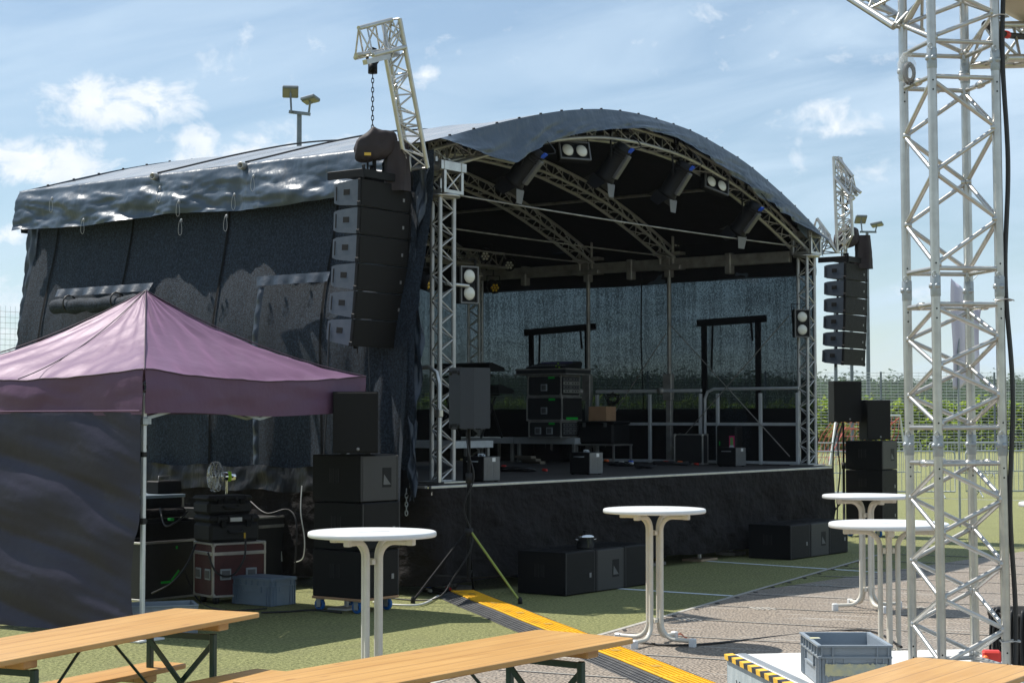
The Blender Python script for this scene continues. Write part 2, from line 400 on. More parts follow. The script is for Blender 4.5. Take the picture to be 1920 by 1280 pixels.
def wood_mat():
    m = bpy.data.materials.new('pine_varnish'); m.use_nodes = True; t = m.node_tree; b = t.nodes['Principled BSDF']
    tcn = nd(t, 'ShaderNodeTexCoord'); mp = nd(t, 'ShaderNodeMapping'); mp.inputs['Scale'].default_value = (13, .75, 13); t.links.new(tcn.outputs['Object'], mp.inputs[0])
    n = nd(t, 'ShaderNodeTexNoise'); n.inputs['Scale'].default_value = 1.6; n.inputs['Detail'].default_value = 8; n.inputs['Distortion'].default_value = .6; t.links.new(mp.outputs[0], n.inputs['Vector'])
    c = mixc(t, ramp(t, n.outputs[0], [(.3, 0.0), (.7, 1.0)]), (.47, .245, .068), (.62, .36, .118))
    mp2 = nd(t, 'ShaderNodeMapping'); mp2.inputs['Scale'].default_value = (8, 2.6, 0); t.links.new(tcn.outputs['Object'], mp2.inputs[0])
    vo = nd(t, 'ShaderNodeTexVoronoi'); vo.inputs['Scale'].default_value = 1.0; t.links.new(mp2.outputs[0], vo.inputs['Vector'])
    c = mixc(t, ramp(t, vo.outputs['Distance'], [(.05, .8), (.13, 0.0)]), c, (.30, .13, .04))
    n4 = nd(t, 'ShaderNodeTexNoise'); n4.inputs['Scale'].default_value = 1.3; n4.inputs['Detail'].default_value = 3; t.links.new(tcn.outputs['Object'], n4.inputs['Vector'])
    c = mixc(t, ramp(t, n4.outputs[0], [(.45, 0.0), (.8, .35)]), c, (.66, .43, .18))
    sx_ = nd(t, 'ShaderNodeSeparateXYZ'); t.links.new(tcn.outputs['Object'], sx_.inputs[0])
    fr_ = math_n(t, 'ABSOLUTE', math_n(t, 'SUBTRACT', math_n(t, 'FRACT', math_n(t, 'MULTIPLY', math_n(t, 'ADD', sx_.outputs[0], 1.03), 8.6)), .5))
    idx = math_n(t, 'FLOOR', math_n(t, 'MULTIPLY', math_n(t, 'ADD', sx_.outputs[0], 1.03), 8.6)); wn = nd(t, 'ShaderNodeTexWhiteNoise', noise_dimensions='1D'); t.links.new(idx, wn.inputs['W'])
    c = mixc(t, math_n(t, 'MULTIPLY', wn.outputs['Value'], .28), c, (.36, .18, .05))
    c = mixc(t, ramp(t, fr_, [(.465, 0.0), (.49, .85)]), c, (.22, .10, .035))
    mp5 = nd(t, 'ShaderNodeMapping'); mp5.inputs['Scale'].default_value = (40, 3, 1); t.links.new(tcn.outputs['Object'], mp5.inputs[0]); n5 = nd(t, 'ShaderNodeTexNoise'); n5.inputs['Scale'].default_value = 1.0; n5.inputs['Detail'].default_value = 5; t.links.new(mp5.outputs[0], n5.inputs['Vector'])
    c = mixc(t, ramp(t, n5.outputs[0], [(.55, 0.0), (.75, .35)]), c, (.30, .15, .05))
    t.links.new(c, b.inputs['Base Color']); b.inputs['Roughness'].default_value = .38
    bp = nd(t, 'ShaderNodeBump'); bp.inputs['Strength'].default_value = .12; bp.inputs['Distance'].default_value = .004; t.links.new(n.outputs[0], bp.inputs['Height']); t.links.new(bp.outputs[0], b.inputs['Normal'])
    return m
WOOD = wood_mat()

def leaf_mat(name, c1, c2, c3, scale):
    m = bpy.data.materials.new(name); m.use_nodes = True; t = m.node_tree; b = t.nodes['Principled BSDF']
    g = nd(t, 'ShaderNodeNewGeometry'); n = nd(t, 'ShaderNodeTexNoise'); n.inputs['Scale'].default_value = scale; n.inputs['Detail'].default_value = 4
    t.links.new(g.outputs['Position'], n.inputs['Vector'])
    c = mixc(t, ramp(t, n.outputs[0], [(.35, 0.0), (.65, 1.0)]), c1, c2)
    c = mixc(t, math_n(t, 'MULTIPLY', g.outputs['Random Per Island'], .6), c, c3)
    t.links.new(c, b.inputs['Base Color']); b.inputs['Roughness'].default_value = .6; b.inputs['Specular IOR Level'].default_value = .25
    tl = nd(t, 'ShaderNodeBsdfTranslucent'); t.links.new(c, tl.inputs[0]); mx = nd(t, 'ShaderNodeMixShader'); mx.inputs[0].default_value = .6
    t.links.new(b.outputs[0], mx.inputs[1]); t.links.new(tl.outputs[0], mx.inputs[2]); t.links.new(mx.outputs[0], t.nodes['Material Output'].inputs[0]); return m
HEDGE = leaf_mat('hedge_leaf', (.15, .25, .015), (.33, .46, .03), (.55, .60, .08), .7)
WOODS = leaf_mat('woods_leaf', (.025, .055, .022), (.05, .09, .03), (.085, .13, .045), .03)
SHRUBL = leaf_mat('shrub_leaf', (.14, .17, .03), (.26, .26, .06), (.34, .34, .12), 1.2)
BARK = mat('bark', (.06, .045, .03), .9)

def turf_mat():
    m = bpy.data.materials.new('artificial_turf'); m.use_nodes = True; t = m.node_tree; b = t.nodes['Principled BSDF']
    tcn = nd(t, 'ShaderNodeTexCoord')
    def ns(s, d=4, r=.6, st=(1, 1, 1)):
        mp = nd(t, 'ShaderNodeMapping'); mp.inputs['Scale'].default_value = st; t.links.new(tcn.outputs['Object'], mp.inputs[0])
        n = nd(t, 'ShaderNodeTexNoise'); n.inputs['Scale'].default_value = s; n.inputs['Detail'].default_value = d; n.inputs['Roughness'].default_value = r; t.links.new(mp.outputs[0], n.inputs['Vector']); return n.outputs[0]
    c = mixc(t, ramp(t, ns(34, 6, .75), [(.40, 0.0), (.62, 1.0)]), (.062, .076, .021), (.455, .455, .19))
    c = mixc(t, ramp(t, ns(.45, 4), [(.35, 0.0), (.7, .55)]), c, (.26, .262, .108))
    c = mixc(t, ramp(t, ns(2.2, 5), [(.5, 0.0), (.75, .4)]), c, (.17, .165, .085))
    t.links.new(c, b.inputs['Base Color']); b.inputs['Roughness'].default_value = .75; b.inputs['Specular IOR Level'].default_value = .25
    bp = nd(t, 'ShaderNodeBump'); bp.inputs['Strength'].default_value = 1.0; bp.inputs['Distance'].default_value = .03
    t.links.new(ns(55, 4, .7), bp.inputs['Height']); t.links.new(bp.outputs[0], b.inputs['Normal']); return m
TURF = turf_mat()
def floor_mat():
    m = bpy.data.materials.new('event_matting'); m.use_nodes = True; t = m.node_tree; b = t.nodes['Principled BSDF']
    tcn = nd(t, 'ShaderNodeTexCoord')
    def ns(s, st=(1, 1, 1), d=4, r=.6):
        mp = nd(t, 'ShaderNodeMapping'); mp.inputs['Scale'].default_value = st; t.links.new(tcn.outputs['Object'], mp.inputs[0])
        n = nd(t, 'ShaderNodeTexNoise'); n.inputs['Scale'].default_value = s; n.inputs['Detail'].default_value = d; n.inputs['Roughness'].default_value = r; t.links.new(mp.outputs[0], n.inputs['Vector']); return n.outputs[0]
    # small raised studs in rows
    mp = nd(t, 'ShaderNodeMapping'); mp.inputs['Scale'].default_value = (1, 1, 1); t.links.new(tcn.outputs['Object'], mp.inputs[0])
    vo = nd(t, 'ShaderNodeTexVoronoi'); vo.inputs['Scale'].default_value = 32; vo.inputs['Randomness'].default_value = .55; t.links.new(mp.outputs[0], vo.inputs['Vector'])
    st = ramp(t, vo.outputs['Distance'], [(.28, 1.0), (.58, 0.0)])
    st2 = math_n(t, 'ADD', math_n(t, 'MULTIPLY', st, .6), ramp(t, ns(1.0, (70, 26, 1), 4, .75), [(.40, 0.0), (.62, .6)]))
    c = mixc(t, st2, (.055, .045, .036), (.40, .325, .25))
    c = mixc(t, ramp(t, ns(.5, (1, 1, 1)), [(.35, 0.0), (.7, .35)]), c, (.22, .205, .19))
    # worn pale scuffs running along the sheets
    sc1 = ramp(t, ns(1.0, (13, .8, 1), 5, .55), [(.59, 0.0), (.68, .6)])
    c = mixc(t, sc1, c, (.50, .47, .42))
    sc2 = ramp(t, ns(1.0, (4.2, .45, 1), 6, .7), [(.62, 0.0), (.68, .8)])
    c = mixc(t, sc2, c, (.52, .50, .47))
    t.links.new(c, b.inputs['Base Color']); b.inputs['Roughness'].default_value = .65
    bp = nd(t, 'ShaderNodeBump'); bp.inputs['Strength'].default_value = .8; bp.inputs['Distance'].default_value = .012
    t.links.new(st, bp.inputs['Height']); t.links.new(bp.outputs[0], b.inputs['Normal']); return m
MATT = floor_mat()

# ------------------------------------------------------------------ the ground
m = MB(); m.quad((-900, -60, 0), (900, -60, 0), (900, 1000, 0), (-900, 1000, 0)); struct(m.build('turf_ground', TURF))
# matting laid on the turf; its far edge runs diagonally
e0, e1, e2, e3 = gnd(900, 1252), gnd(1135, 1186), gnd(1400, 1110), gnd(2060, 1013)
m = MB(); ang_f = math.atan2((e2-e1).y, (e2-e1).x)
fo = V((1.5, 12.0, 0)); fr = Matrix.Rotation(-ang_f, 3, 'Z')
edge = [e0 + (e0-e1)*1.2, e0, e1, e2, e3]
poly = edge + [V((14, 3, 0)), V((-3, 3, 0))]
loc = [fr @ (p-fo) for p in poly]
m.add([(p.x, p.y, .006) for p in loc], [list(range(len(loc)))[::-1]])
fl = struct(m.build('matting_floor', MATT)); fl.location = fo; fl.rotation_euler = (0, 0, ang_f)
# joints between the sheets and dark hook slots along the edge
dirf = (e2-e1).normalized(); perp = V((dirf.y, -dirf.x, 0))
m = MB()
for k in range(-4, 9):
    o = e1 + dirf*(k*1.22)
    m.box(o + perp*4.2 + V((0, 0, .0075)), (.016, 8.2, .003), Matrix.Rotation(ang_f, 3, 'Z'))
for k in range(-4, 16):
    o = e1 + dirf*(k*.62 + .2) + perp*.10
    m.box(o + V((0, 0, .0085)), (.10, .035, .005), Matrix.Rotation(ang_f + .5, 3, 'Z'))
struct(m.build('matting_joints', mat('joint_dark', (.035, .032, .03), .8)))
m = MB()
for k in range(-4, 9):
    o = e1 + dirf*(k*1.22+.03)
    for q in range(5): m.box(o + perp*(.9+q*1.65+.3*nz(k, q)) + V((0, 0, .0085)), (.022, 1.3+.3*nz(k*2, q), .003), Matrix.Rotation(ang_f, 3, 'Z'))
m.box(e1 + dirf*2 + perp*.03 + V((0, 0, .0085)), (16, .05, .003), Matrix.Rotation(ang_f, 3, 'Z'))
for (px, py) in ((1290, 1163), (1540, 1098), (1715, 1140), (1430, 1142)):
    c = gnd(px, py)
    for q in range(4): m.box(c + V((q*.055-.08, 0, .010)), (.025, .22, .006), Matrix.Rotation(.25, 3, 'Z'))
struct(m.build('matting_edge', mat('edge_pale', (.40, .38, .34), .8, var=((.25, .23, .2), 20, .4, .7))))
def line_strip(name, pa, pb, wd):
    a, b = gnd(*pa), gnd(*pb); d = (b-a).normalized(); n = V((-d.y, d.x, 0))*wd/2; z = V((0, 0, .004)); m = MB()
    m.quad(a-n+z, b-n+z, b+n+z, a+n+z); return struct(m.build(name, LINEW))
line_strip('pitch_line', (1140, 1102), (1560, 1129), .10); line_strip('pitch_line', (1315, 1051), (1760, 1080), .10)
m = MB(); cc = gnd(2040, 912)
m.tube([cc + V((math.cos(a)*9.15, math.sin(a)*9.15, .003)) for a in [R(120+i*3) for i in range(50)]], .05, 4)
for p in m.v: p.z = .004 if p.z > 0 else .003
struct(m.build('pitch_line', LINEW))

# ------------------------------------------------------------------ stage frame: local x along its front, local y into its depth
TH = math.atan2(.803, .596)
ST = V((-.785, 18.9, 0)); CT, STH = math.cos(TH), math.sin(TH)
stage = thing('concert_stage', 'covered black concert stage with arched tarpaulin roof, netting walls and open front', 'stage', ST, TH)
def loc_s(p): q = p-ST; return V((q.x*CT+q.y*STH, -q.x*STH+q.y*CT, p.z))
def wor_s(u, v, z): return V((ST.x+u*CT-v*STH, ST.y+u*STH+v*CT, z))
def sv(px, py, v):      # the stage point on the plane y = v
    o = loc_s(V((0, 0, CAMH))); d = ray(px, py); d = V((d.x*CT+d.y*STH, -d.x*STH+d.y*CT, d.z)); t = (v-o.y)/d.y; return o+d*t
def su(px, py, u):
    o = loc_s(V((0, 0, CAMH))); d = ray(px, py); d = V((d.x*CT+d.y*STH, -d.x*STH+d.y*CT, d.z)); t = (u-o.x)/d.x; return o+d*t
DZ = 1.16
UR = 8.72                       # right tower line
VB = 6.3                        # rear tower line

# deck
m = MB(); m.box(((UR+.35)/2-.25, 3.05, DZ-.012), (UR+.62, 6.7, .024))
deck = m.build('deck', DECKM, stage)
m = MB()
x0, x1 = -.56, UR+.10
m.box(((x0+x1)/2, -.32, DZ-.055), (x1-x0, .05, .10), b=.006); m.build('deck_frame', ALU, stage)
m = MB(); m.box((x0, 3.05, DZ-.055), (.05, 6.65, .10), b=.006); m.build('deck_frame', ALUD, stage)
m = MB(); m.box((x1, 3.05, DZ-.055), (.05, 6.65, .10), b=.006); m.build('deck_frame', ALU, stage)
for u in (0.2, 2.2, 4.2, 6.3, 8.4):
    for v in (-.05, 2.4, 4.6, 6.2):
        m = MB(); m.bar((u, v, .03), (u, v, DZ-.1), .024); m.box((u, v, .02), (.3, .3, .04)); m.build('deck_leg', ALUD, stage)
# skirt
def skirt_fn(path, flare, zb, ph):
    L = [0]
    for a, b in zip(path, path[1:]): L.append(L[-1]+(V(b)-V(a)).length)
    def fn(s, t):
        d = s*L[-1]; k = max(i for i in range(len(path)-1) if L[i] <= d+1e-9); q = (d-L[k])/(L[k+1]-L[k])
        p = V(path[k]).lerp(V(path[k+1]), q); a = V(path[k+1])-V(path[k]); n = V((a.y, -a.x, 0)).normalized()
        zz = lerp(DZ-.03, zb + .05*nz(d*.9+ph, 3.3), t)
        fold = t*(.075*fbm(d*1.7+ph, t*.8, 1.0) + .04*fbm(d*3.1-t*2.5, t*2.2+ph, 2.0) + .03*math.sin(d*5.3+t*2.1+ph)*nz(d*.6, 9)) + .03*t*fbm(d*2.4+t*3.0, t*2.6+ph, 4)
        dr = .028*math.sin((d*1.1 - t*1.8)*4.2)*t*(1-t)*2
        return (p.x+n.x*(flare*t+fold+dr+.03), p.y+n.y*(flare*t+fold+dr+.03), zz)
    return fn
m = MB(); m.grid(skirt_fn([(x0, 6.2, 0), (x0, -.30, 0), (x0+.05, -.345, 0), (x1, -.345, 0)], .02, .12, 5.0), 320, 24)
m.build('skirt', SKIRT, stage)
m = MB(); m.grid(skirt_fn([(x1, -.34, 0), (x1-.25, 6.2, 0)], -.14, .12, 8.0), 100, 18)
m.build('skirt', SKIRT, stage)

# roof profile (along u) at the front edge
VF, VR = -.15, 6.68
pts = [(812, 264), (860, 249), (960, 224), (1050, 207), (1130, 203), (1200, 213), (1300, 245), (1400, 305), (1480, 375), (1540, 438)]
prof = [(-.46, 4.82)] + [(lambda p: (p.x, p.z))(sv(a, b, VF)) for a, b in pts]
UE = prof[-1][0]
PROF = smooth_tab(prof, 70)
def rz_(u): return interp(PROF, u)
UL = -.45
NU, NV = 70, 60
def roof_fn(s, t, off=0.0):
    u = lerp(UL, UE, s); v = lerp(VF, VR, t)
    z = rz_(u) + .012*fbm(u*1.3, v*1.3, 2.0) - .035*abs(math.sin(math.pi*v/1.55))*(.5+.5*math.sin(math.pi*s)) + off
    return (u, v, z)
m = MB(); m.grid(roof_fn, NU, NV)
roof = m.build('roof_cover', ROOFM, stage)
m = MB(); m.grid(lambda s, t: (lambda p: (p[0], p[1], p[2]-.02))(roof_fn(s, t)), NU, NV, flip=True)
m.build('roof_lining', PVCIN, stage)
# straps and seam ropes lying over the roof
for v in (2.55, 4.05):
    m = MB(); m.tube([(lerp(UL, UE, i/60), v, rz_(lerp(UL, UE, i/60))+.02) for i in range(61)], .012, 5)
    m.build('roof_rope', CABLE, roof)
for i in range(1, 22):
    u = lerp(UL, UE, i/22.0)
    for v in (VF, VR-.02):
        m = MB(); m.lathe([(0, .018), (.016, .016), (.018, 0)], (u, v, rz_(u)-.003), 8); m.build('eyelet', BLK, roof)
# the two pipe ends sticking out at the eave
for v in (2.55, 4.05):
    z = 4.83
    m = MB(); m.lathe([(.0, -.05), (.044, -.05), (.044, .08), (.028, .08), (.028, .02), (0, .02)], (UL-.02, v, z-.04), 14, axis=(-1, -.15, 0)); m.build('pipe_end', ALUD, stage)

# left side valance: glossy tarpaulin, hanging to 4.28, wrapped round the rear corner
def val_left(s, t):
    v = lerp(VF+.55, VR, s); top = rz_(UL); zb = 4.285 + .02*math.sin(v*2.1) - .05*max(0, (v-6.5))
    d = v
    seam = .05*math.exp(-((d-2.6)/.12)**2) + .05*math.exp(-((d-4.1)/.12)**2)
    wr = .09*fbm(d*1.0+t*.9, t*1.6-d*.6, 7)*t + .05*t*math.sin(d*3.3+t*2.7)*nz(d*.8, t, 2) + .025*fbm(d*1.6+t*1.8, t*.8+d*.5, 3)*min(1, t*2) + .03*t*math.sin(d*6.5-t*2.2)*max(0, nz(d*.9, 4, 1)) + .06*abs(fbm(d*.8+t*2.0, d*.5-t*.9, 12))*min(1, t*3) + .02*abs(fbm(d*2.6-t*3.4, d*.7+t*.8, 14))*min(1, t*3)
    diag = .07*t*math.exp(-((t-(.25+.09*(7.2-d)))/.16)**2)*(1 if d > 3.6 else .3)
    return (UL+.05 if t < .01 else UL-.005-.10*t-.03*t*(1-t)-wr-diag+seam*t, v, top+.02 if t < .01 else lerp(top+.012, zb, t))
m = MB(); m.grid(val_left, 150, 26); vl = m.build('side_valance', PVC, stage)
m = MB()
def val_rear(s, t):
    u = lerp(UL, UE, s); zt = rz_(u); return (u+.02*t, VR+.02+.05*fbm(u*1.4, t*2, 1)*t, lerp(zt, 4.28 if s < .93 else 4.1, t) if zt > 4.3 else zt-.2*t)
m.grid(val_rear, 80, 8); m.build('rear_valance', PVC, stage)
# right side valance
def val_right(s, t):
    v = lerp(VF+.1, VR, s); return (UE+.02+.05*fbm(v*1.3, t*2, 5)*t, v, lerp(rz_(UE), 4.02, t))
m = MB(); m.grid(val_right, 80, 8); m.build('side_valance', PVC, stage)
# black border hanging inside, above the right netting and the rear netting
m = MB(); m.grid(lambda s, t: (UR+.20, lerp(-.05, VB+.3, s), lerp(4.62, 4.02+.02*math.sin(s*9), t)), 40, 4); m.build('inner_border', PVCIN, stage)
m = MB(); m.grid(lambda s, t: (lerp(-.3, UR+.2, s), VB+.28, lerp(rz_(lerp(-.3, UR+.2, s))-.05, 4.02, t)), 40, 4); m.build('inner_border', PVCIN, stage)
# front valance following the arch, its tip hanging at the left
low = [(816, 267), (880, 291), (938, 309), (1000, 272), (1060, 254), (1120, 245), (1180, 243), (1250, 261), (1350, 325), (1440, 396), (1530, 452)]
LOWT = [(lambda p: (p.x, p.z))(sv(a, b, VF+.06)) for a, b in low]
ua = LOWT[0][0]
def val_front(s, t):
    u = lerp(ua, UE, s); zt = rz_(u); zb = min(interp(LOWT, u), zt-.02); dr = zt-zb
    tilt = -.55*dr*t*(0 if u > 1.6 else (1.6-u)/1.6*.3)
    wr = (.06*fbm(u*1.6+t*2.0, t*1.2, 11) + .05*math.sin(u*4.0+t*4)*nz(u*.7, t*.8, 4) + .035*fbm(u*2.6+t*3, t*1.0, 6) + .03*math.sin(u*9-t*4)*max(0, nz(u*.8, 2, 6)) + .09*abs(fbm(u*1.7+t*3, t*1.2, 16)) + .035*abs(fbm(u*4.5-t*4, t*1.8, 18)))*t*min(1, dr*2.6)
    return (u, VF-.01+wr-.14*t+tilt*.2, lerp(zt, zb, t))
m = MB(); m.grid(val_front, 150, 16); m.build('front_valance', PVC, stage)
# right end of the front cover, wrapped round the corner
m = MB()
def wrap(s, t):
    a = lerp(UE-.75, UE+.02, s); return (a+.02*t, VF+.02-.03*math.sin(s*8)*t, lerp(rz_(a), min(interp(LOWT, a), rz_(a)-.2)-.12*s-.05*t*abs(math.sin(s*7)), t))
m.grid(wrap, 24, 10); m.build('front_valance_end', PVC, stage)
# tie loops on the left valance
for (px, py, ln) in ((885, 345, 0), (157, 412, 34), (98, 372, 40), (300, 352, 38), (340, 413, 38), (425, 405, 40), (440, 365, 40), (476, 330, 36), (336, 378, 34)):
    if ln == 0: continue
    p = su(px, py, UL-.21); m = MB(); n = 12
    m.tube([p + V((-.02-.01*math.sin(a), .030*math.sin(a)*(.25+.75*(1-math.cos(a))/2), -.09*(1-math.cos(a)))) for a in [2*math.pi*i/n for i in range(n)]], .0028, 5, closed=True)
    m.lathe([(0, .02), (.014, .015), (.014, -.02), (0, -.02)], p, 8); m.build('tie_loop', ALUW, vl)

# netting walls
UWL = -.34
def lean(t):
    q = max(0, min(1, (t-.06)/.56)); return .31*q*q*(3-2*q) - .10*max(0, t-.64)
def wall_left(s, t):
    v = lerp(-.18, VR-.25, s); z = lerp(4.75, 1.30, t)
    f = .018*math.sin(v*2.3+.5*math.sin(z*1.1))*(.3+t) + .018*fbm(v*1.1, z*.35, 3)*(.3+t) + .010*fbm(v*3.3, z*.5, 8) + .006*math.sin(v*17+math.sin(z*2))*t
    g = .10*math.exp(-((v-.25)/.35)**2)*t*math.sin(z*1.2+v*9)*.5 + .06*max(0, t-.55)*math.sin(v*6.5+z*.8)
    return (UWL-lean(t)-f-g, v, z)
m = MB(); m.grid(wall_left, 170, 70, flip=True); wl = m.build('side_wall', NETL, stage)
# glossy crumpled hems of the left wall: front edge, rear edge, foot
def hem_front(s, t):
    z = lerp(4.55, 1.02, t); b = .08*math.sin(z*1.9+.8)+.04*math.sin(z*4.1); wv = .12+.03*math.sin(z*3.0)
    v = .0-.16*t*t+b*.45 - s*wv; return (UWL-.36*t-.03+.04*fbm(z*5+s*2, s*3, 2)+.025*math.sin(z*13+s*4), v, z + .03*math.sin(s*9+z*5))
m = MB(); m.grid(hem_front, 10, 90); m.build('wall_hem', HEMP, wl)
def hem_rear(s, t):
    z = lerp(4.32, 1.02, t); return (UWL-.36*t-.05-.022*abs(math.sin(z*11+s*3))*s-.03*fbm(z*4, s*3), VR-.28+s*.20-.02*t+.03*math.sin(z*1.3), z)
m = MB(); m.grid(hem_rear, 8, 90); m.build('wall_hem', HEMP, wl)
def hem_foot(s, t):
    v = lerp(-.15, VR-.25, s); z = lerp(1.33, 1.06, t); return (UWL-.365-.03*t-.03*fbm(v*5, t*2, 4)-.02*math.sin(v*11+t), v, z+.015*math.sin(v*7))
m = MB(); m.grid(hem_foot, 200, 8); m.build('wall_foot', FOIL, wl)
# front flap of the left wall, hanging free in folds beside the tower down over the deck edge
def flap(s, t):
    z = lerp(4.3, 1.0-.06*math.sin(s*3), t); v = .75-s*(.78+.14*t)
    return (UWL-.07-.35*t-.07*math.sin(s*13.0+z*.5)*t*(.3+s)+.03*fbm(s*4, z*.6, 3)-.04*s*t, v, z)
m = MB(); m.grid(flap, 36, 60); m.build('wall_flap', NETL, stage)
for v in (1.15, 2.9, 4.6, 6.0):  # thin dark strips paint in the shaded creases of the netting
    m = MB(); m.grid(lambda s, t, v=v: (wall_left((v+.18)/(VR-.25+.18), t)[0]-.012, v+(s-.5)*.035+.02*math.sin(t*3+v), lerp(4.75, 1.32, t)), 2, 40); m.build('crease_strip', PVCIN, wl)
# rolled door and outlined door in the left wall
def uwall(v, z): t = (4.75-z)/3.45; return UWL-lean(t)-.07
pa, pb = su(135, 566, UWL-.15), su(300, 545, UWL-.15)
m = MB(); zc = pa.z-.05
m.tube([(uwall(0, zc)-.13, lerp(pa.y, pb.y-.1, i/14), zc-.03+.012*math.sin(i*1.7)) for i in range(15)], [.088+.008*math.sin(i*2.3) for i in range(15)], 14)
rd = m.build('rolled_door', NETL, wl)
m = MB(); m.grid(lambda s, t: (uwall(0, zc+.2)-.10-.03*math.sin(s*40)*t-.05*t, lerp(pa.y+.03, pb.y-.1, s), zc+.20-.10*t), 40, 4); m.build('door_header', HEMP, wl)
for q in (.18, .72):
    m = MB(); v = lerp(pa.y, pb.y, q); loop_tube(m, (uwall(0, zc)-.13, v, zc), .106, .106, .010, (1, 0, 0)); m.build('roll_strap', CABLE, rd)
pc, pd_ = su(502, 527, UWL-.15), su(640, 520, UWL-.15)
m = MB(); m.grid(lambda s, t: (uwall(0, pc.z)-.07-.05*abs(math.sin(s*14))*t, lerp(pc.y, pd_.y, s), pc.z+.04-.11*t), 30, 4); m.build('door_header', HEMP, wl)
pe = su(512, 540, UWL-.15); pf = su(515, 700, UWL-.15)
m = MB(); m.grid(lambda s, t: (uwall(0, lerp(pe.z, 1.35, t))-.06-.035*abs(math.sin(t*30))*(s*(1-s)*4), pe.y-.05+s*.09, lerp(pe.z, 1.35, t)), 5, 60); m.build('door_side_strip', HEMP, wl)
# right wall and rear wall netting, seen from inside with the light behind
def wall_right(s, t):
    v = lerp(.02, VB+.3, s); z = lerp(4.3, DZ-.1, t); return (UR+.24+.05*math.sin(v*2.6+.4*math.sin(z))*(.3+t)+.04*fbm(v*1.2, z*.5, 6), v, z)
m = MB(); m.grid(wall_right, 110, 40); wr_ = m.build('side_wall', NET, stage)
def wall_rear(s, t):
    u = lerp(UWL, UR+.24, s); z = lerp(4.6, DZ-.1, t); return (u, VB+.34+.04*math.sin(u*2.6)*(.3+t), z)
m = MB(); m.grid(wall_rear, 90, 30); m.build('rear_wall', NET, stage)
m = MB(); m.grid(lambda s, t: (UR+.225+.03*math.sin(s*31)*t+.02*fbm(s*14, t), lerp(.05, VB+.25, s), lerp(2.02, DZ-.05, t)), 80, 6); m.build('added_dark_sheet', PVCIN, wr_)  # added dark sheet, keeps the lower netting from showing bright ground
m = MB(); m.grid(lambda s, t: (lerp(UWL, UR+.2, s), VB+.30, lerp(2.02, DZ-.05, t)), 40, 4); m.build('added_dark_sheet', PVCIN, stage)  # same added dark sheet along the rear wall
# right wall edge hem
m = MB(); m.grid(lambda s, t: (UR+.22+.012*math.sin(t*40), .02-.05*s-.03*t*s, lerp(4.3, 1.0, t)), 3, 40); m.build('wall_hem', PVCIN, wr_)
# door outlines on the right netting
def strip_r(a, b, wd, name):
    p, q = su(*a, UR+.16), su(*b, UR+.16); m = MB(); m.rbar(p, q, .03, wd, up=(0, 0, 1) if abs(p.z-q.z) < abs(p.y-q.y) else (0, 1, 0)); m.build(name, PVCIN, wr_)
for (l, r, t1, t2, bt) in ((988, 1107, 624, 612, 890), (1312, 1427, 606, 597, 880)):
    strip_r((l-5, t1), (r+10, t2), .11, 'door_header'); strip_r((l+8, t1), (l+10, bt-30), .09, 'door_side_strip'); strip_r((r-6, t2), (r-4, bt-30), .09, 'door_side_strip')
    strip_r((l+24, t1+4), (l+22, t1+90), .02, 'door_side_strip'); strip_r((r-19, t2+6), (r-16, t2+42), .02, 'door_side_strip')
m = MB(); p, q = su(1203, 510, UR+.15), su(1207, 770, UR+.15); m.tube([p, (p+q)/2+V((0, .03, 0)), q], .012, 5); m.build('seam', PVCIN, wr_)

# towers: triangular truss columns on the deck, with head blocks
def tri_offs(rot, c2c=.24):
    rr = c2c/math.sqrt(3); return [V((math.cos(rot+2*math.pi*k/3)*rr, math.sin(rot+2*math.pi*k/3)*rr, 0)) for k in range(3)]
def tower(u, v, name, mats, rot, front):
    m = MB(); offs = tri_offs(rot); n = 22; z0, z1 = DZ+.03, 4.28
    lattice(m, [straight((u+o.x, v+o.y, z0), (u+o.x, v+o.y, z1), n) for o in offs], [(0, 1, 0), (1, 2, 1), (2, 0, 0)], .025, .010, 10, 6, rungs=(0, n))
    t = m.build(name, mats, stage)
    m = MB(); m.box((u, v, z0-.015), (.40, .40, .02), b=.004); m.build('base_plate', ALU, t)
    m = MB(); m.lathe([(0, 0), (.20, 0), (.20, .025), (0, .025)], (u, v, z1), 20); m.build('top_plate', ALU, t)
    m = MB(); c = .15; zb, zt = z1+.03, z1+.28
    for a in (-c, c):
        for b in (-c, c): m.box((u+a, v+b, (zb+zt)/2), (.04, .04, zt-zb), b=.003)
    for z in (zb+.02, zt+.05):
        hh = .04 if z < zt else .10; ex = 0 if z < zt else .05
        for a in (-c, c): m.box((u+a, v, z), (.042, 2*c-.04+2*ex, hh), b=.003); m.box((u, v+a, z+.001), (2*c+.04+2*ex, .042, hh), b=.003)
    for a in (-c, c):
        m.bar((u+a, v-c, zb), (u+a, v+c, zt), .012, 6); m.bar((u+a, v+c, zb), (u+a, v-c, zt), .012, 6)
        m.bar((u-c, v+a, zb), (u+c, v+a, zt), .012, 6); m.bar((u+c, v+a, zb), (u-c, v+a, zt), .012, 6)
    for a in (-.11, .11): m.bar((u+a, v, zt), (u+a, v, zt+(.16 if u < 1 else .10)), .025, 10)
    m.bar((u-.11, v, zt+.10), (u+.11, v, zt+.10), .016, 8)
    m.build('tower_head', ALU if front else mats, t); return t
# the near chord faces the audience and the camera
tower(.03, .0, 'tower_truss', ALUW, R(-150), True); tower(UR, .0, 'tower_truss', ALUW, R(-150), True)
tower(-.02, VB, 'tower_truss', ALUW, R(-125), False); tower(UR, VB-.05, 'tower_truss', ALUW, R(-125), False)
